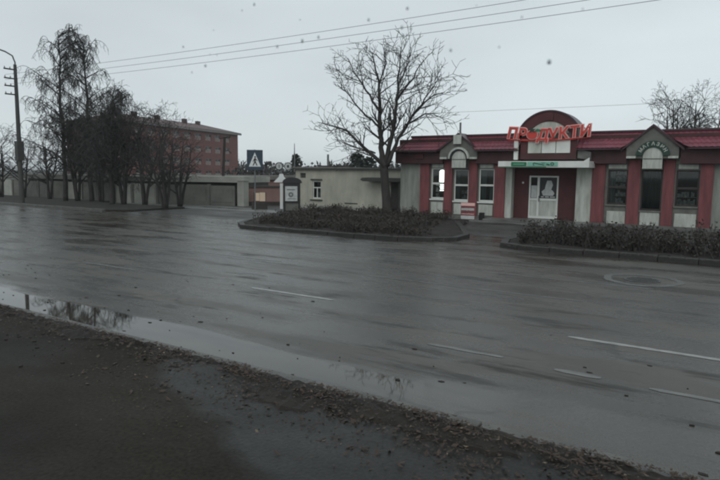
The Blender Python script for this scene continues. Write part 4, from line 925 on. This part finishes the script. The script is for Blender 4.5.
def litter(name, n, place, size, m, seed, label):
    r = random.Random(seed); b = MB()
    for k in range(n):
        x, y, z = place(r); s = r.uniform(*size); a = r.uniform(0, 6.28); w2 = r.uniform(.35, .6)
        u = Vector((math.cos(a), math.sin(a), r.uniform(-.3, .3))) * s; v_ = Vector((-math.sin(a), math.cos(a), r.uniform(-.35, .35))) * s * w2; c = Vector((x, y, z))
        b.v += [tuple(c - u), tuple(c - v_ * 1 + u * .1), tuple(c + u + Vector((0, 0, s * r.uniform(0, .5)))), tuple(c + v_ + u * .1)]; i = len(b.v) - 4; b.f += [(i, i + 1, i + 2), (i, i + 2, i + 3)]
    return tag(b.build(name, m), label, 'leaves', kind='stuff')
def strip(r):
    while True:
        x = r.uniform(-15, 2); lim = .30 + (.25 if x > -6.5 else 0); y = 5.14 - abs(r.gauss(0, lim))
        c = .5 + .5 * math.sin(x * 3.7 + y * 9) * math.sin(x * 1.3 - y * 5 + 1); c *= 1 if x > -6.5 else .35
        if r.random() < c ** 1.2 + .08: break
    z = .10 if y < 5.08 else .055
    if y < 4.75: z -= .02 + .05 * min(1, (4.75 - y) / .4)
    return x, y, z + .03 * r.random()
litter('leaf_litter', 9500, strip, (.006, .022), M['leaf'], 1, 'drift of wet dark leaves along the near kerb')
litter('leaf_litter', 1600, strip, (.020, .048), M['leaf'], 21, 'larger crumpled wet leaves in the drift along the near kerb')
litter('leaf_litter', 420, strip, (.008, .026), M['leaf2'], 2, 'scattered paler leaves in the drift along the near kerb')
litter('leaf_litter', 220, lambda r: (r.uniform(-12, 1), 4.5 - abs(r.gauss(0, .7)), .05), (.008, .024), M['leaf'], 3, 'loose leaves on the muddy near pavement')
def roadbits():
    r = random.Random(8); b = MB()
    for k in range(110):
        x = r.uniform(-16, 3); y = 5.35 + abs(r.gauss(0, 1.4)) if r.random() < .6 else 5.35 + r.uniform(0, 4) ; l = r.uniform(.008, .032) * r.choice((1, 1, 1.6)); w_ = l * r.uniform(.35, .8); a = r.gauss(.0, .25); n = 7; c, s_ = math.cos(a), math.sin(a); P = []
        for i in range(n):
            t = 2 * math.pi * i / n; u, v_ = l * math.cos(t) * r.uniform(.7, 1.1), w_ * math.sin(t) * r.uniform(.6, 1.1); P.append((x + u * c - v_ * s_, y + u * s_ + v_ * c))
        b.slab(P, .001, .001 + r.uniform(.002, .009))
    tag(b.build('road_debris', M['soil']), 'dark clods and flattened leaves lying on the wet road near the kerb', 'debris', kind='stuff')
roadbits()
def mudclods():
    r = random.Random(18); b = MB()
    for k in range(650):
        cxx = r.choice((-9, -8, -7.3, -6.4, -5.6, -5, -4.4, -3.6)) ; x = r.gauss(cxx, .35); y = 4.95 - abs(r.gauss(0, .38)); l = .006 + .03 * r.random() ** 2; w_ = l * r.uniform(.35, .8); a = r.gauss(0, .8); n = 7; c, s_ = math.cos(a), math.sin(a); P = []
        for i in range(n):
            t = 2 * math.pi * i / n; u, v_ = l * math.cos(t) * r.uniform(.6, 1.2), w_ * math.sin(t) * r.uniform(.6, 1.2); P.append((x + u * c - v_ * s_, y + u * s_ + v_ * c))
        b.slab(P, .02, .040 + r.uniform(0, .009))
    tag(b.build('mud_clods', M['soil']), 'dark mud clods and trodden leaves on the near pavement', 'mud', kind='stuff')
mudclods()
litter('leaf_litter', 1500, lambda r: (r.uniform(-20, 8), r.choice((r.gauss(18.5, .12), r.uniform(18.9, 22))), .17), (.02, .05), M['leaf'], 5, 'dead leaves along the far kerb and beds')
# raindrops clinging in the plane of the vehicle side window, half a metre from the eye
def raindrops():
    r = random.Random(44); m = bpy.data.materials.new('water_drop'); m.use_nodes = True; bs = m.node_tree.nodes['Principled BSDF']
    bs.inputs['Base Color'].default_value = (.42, .46, .46, 1); bs.inputs['Transmission Weight'].default_value = 1; bs.inputs['IOR'].default_value = 1.33; bs.inputs['Roughness'].default_value = 0
    b = MB(); yw = .52
    for k in range(620):
        x = r.uniform(-1.1, .30); z = 2.4 + r.uniform(.02, .52);
        if z < 2.43 + (.30 if x < -.62 else .11) * math.hypot(x, yw) or (x > -.12 and z < 2.50): continue
        ra = .0006 + .0013 * r.random() ** 1.6; el = r.uniform(.9, 1.25); n0 = len(b.v); nu, nv = 10, 5
        b.v.append((x, yw + ra * .5, z))
        for j in range(1, nv + 1):
            ph = math.pi / 2 * j / nv
            for i in range(nu):
                t = 2 * math.pi * i / nu; b.v.append((x + ra * math.sin(ph) * math.cos(t), yw + ra * .5 * math.cos(ph), z + el * ra * math.sin(ph) * math.sin(t) * (1.25 if math.sin(t) > 0 else .9)))
        for i in range(nu): b.f.append((n0, n0 + 1 + i, n0 + 1 + (i + 1) % nu))
        for j in range(nv - 1):
            for i in range(nu): a = n0 + 1 + j * nu + i; c = n0 + 1 + j * nu + (i + 1) % nu; b.f.append((a, a + nu, c + nu, c))
        b.f.append(tuple(n0 + 1 + (nv - 1) * nu + i for i in range(nu)))
    tag(b.build('raindrops', m, smooth=True), 'small raindrops clinging close in front of the viewer at the window', 'raindrops', kind='stuff')
raindrops()
# thin rain mist in the air
hz = bpy.data.materials.new('mist'); hz.use_nodes = True; hn = hz.node_tree; hn.nodes.clear(); ho = hn.nodes.new('ShaderNodeOutputMaterial'); hv = hn.nodes.new('ShaderNodeVolumePrincipled')
hv.inputs['Color'].default_value = (.92, .95, .97, 1); hv.inputs['Density'].default_value = .0005; hn.links.new(hv.outputs[0], ho.inputs['Volume'])
tag(B(-2510, 2510, -810, 3010, -1.05, 18).build('haze', hz), 'thin rain mist', 'haze', kind='stuff')
print('tris', sum(len(m.polygons) for m in bpy.data.meshes), 'objects', len(bpy.data.objects))
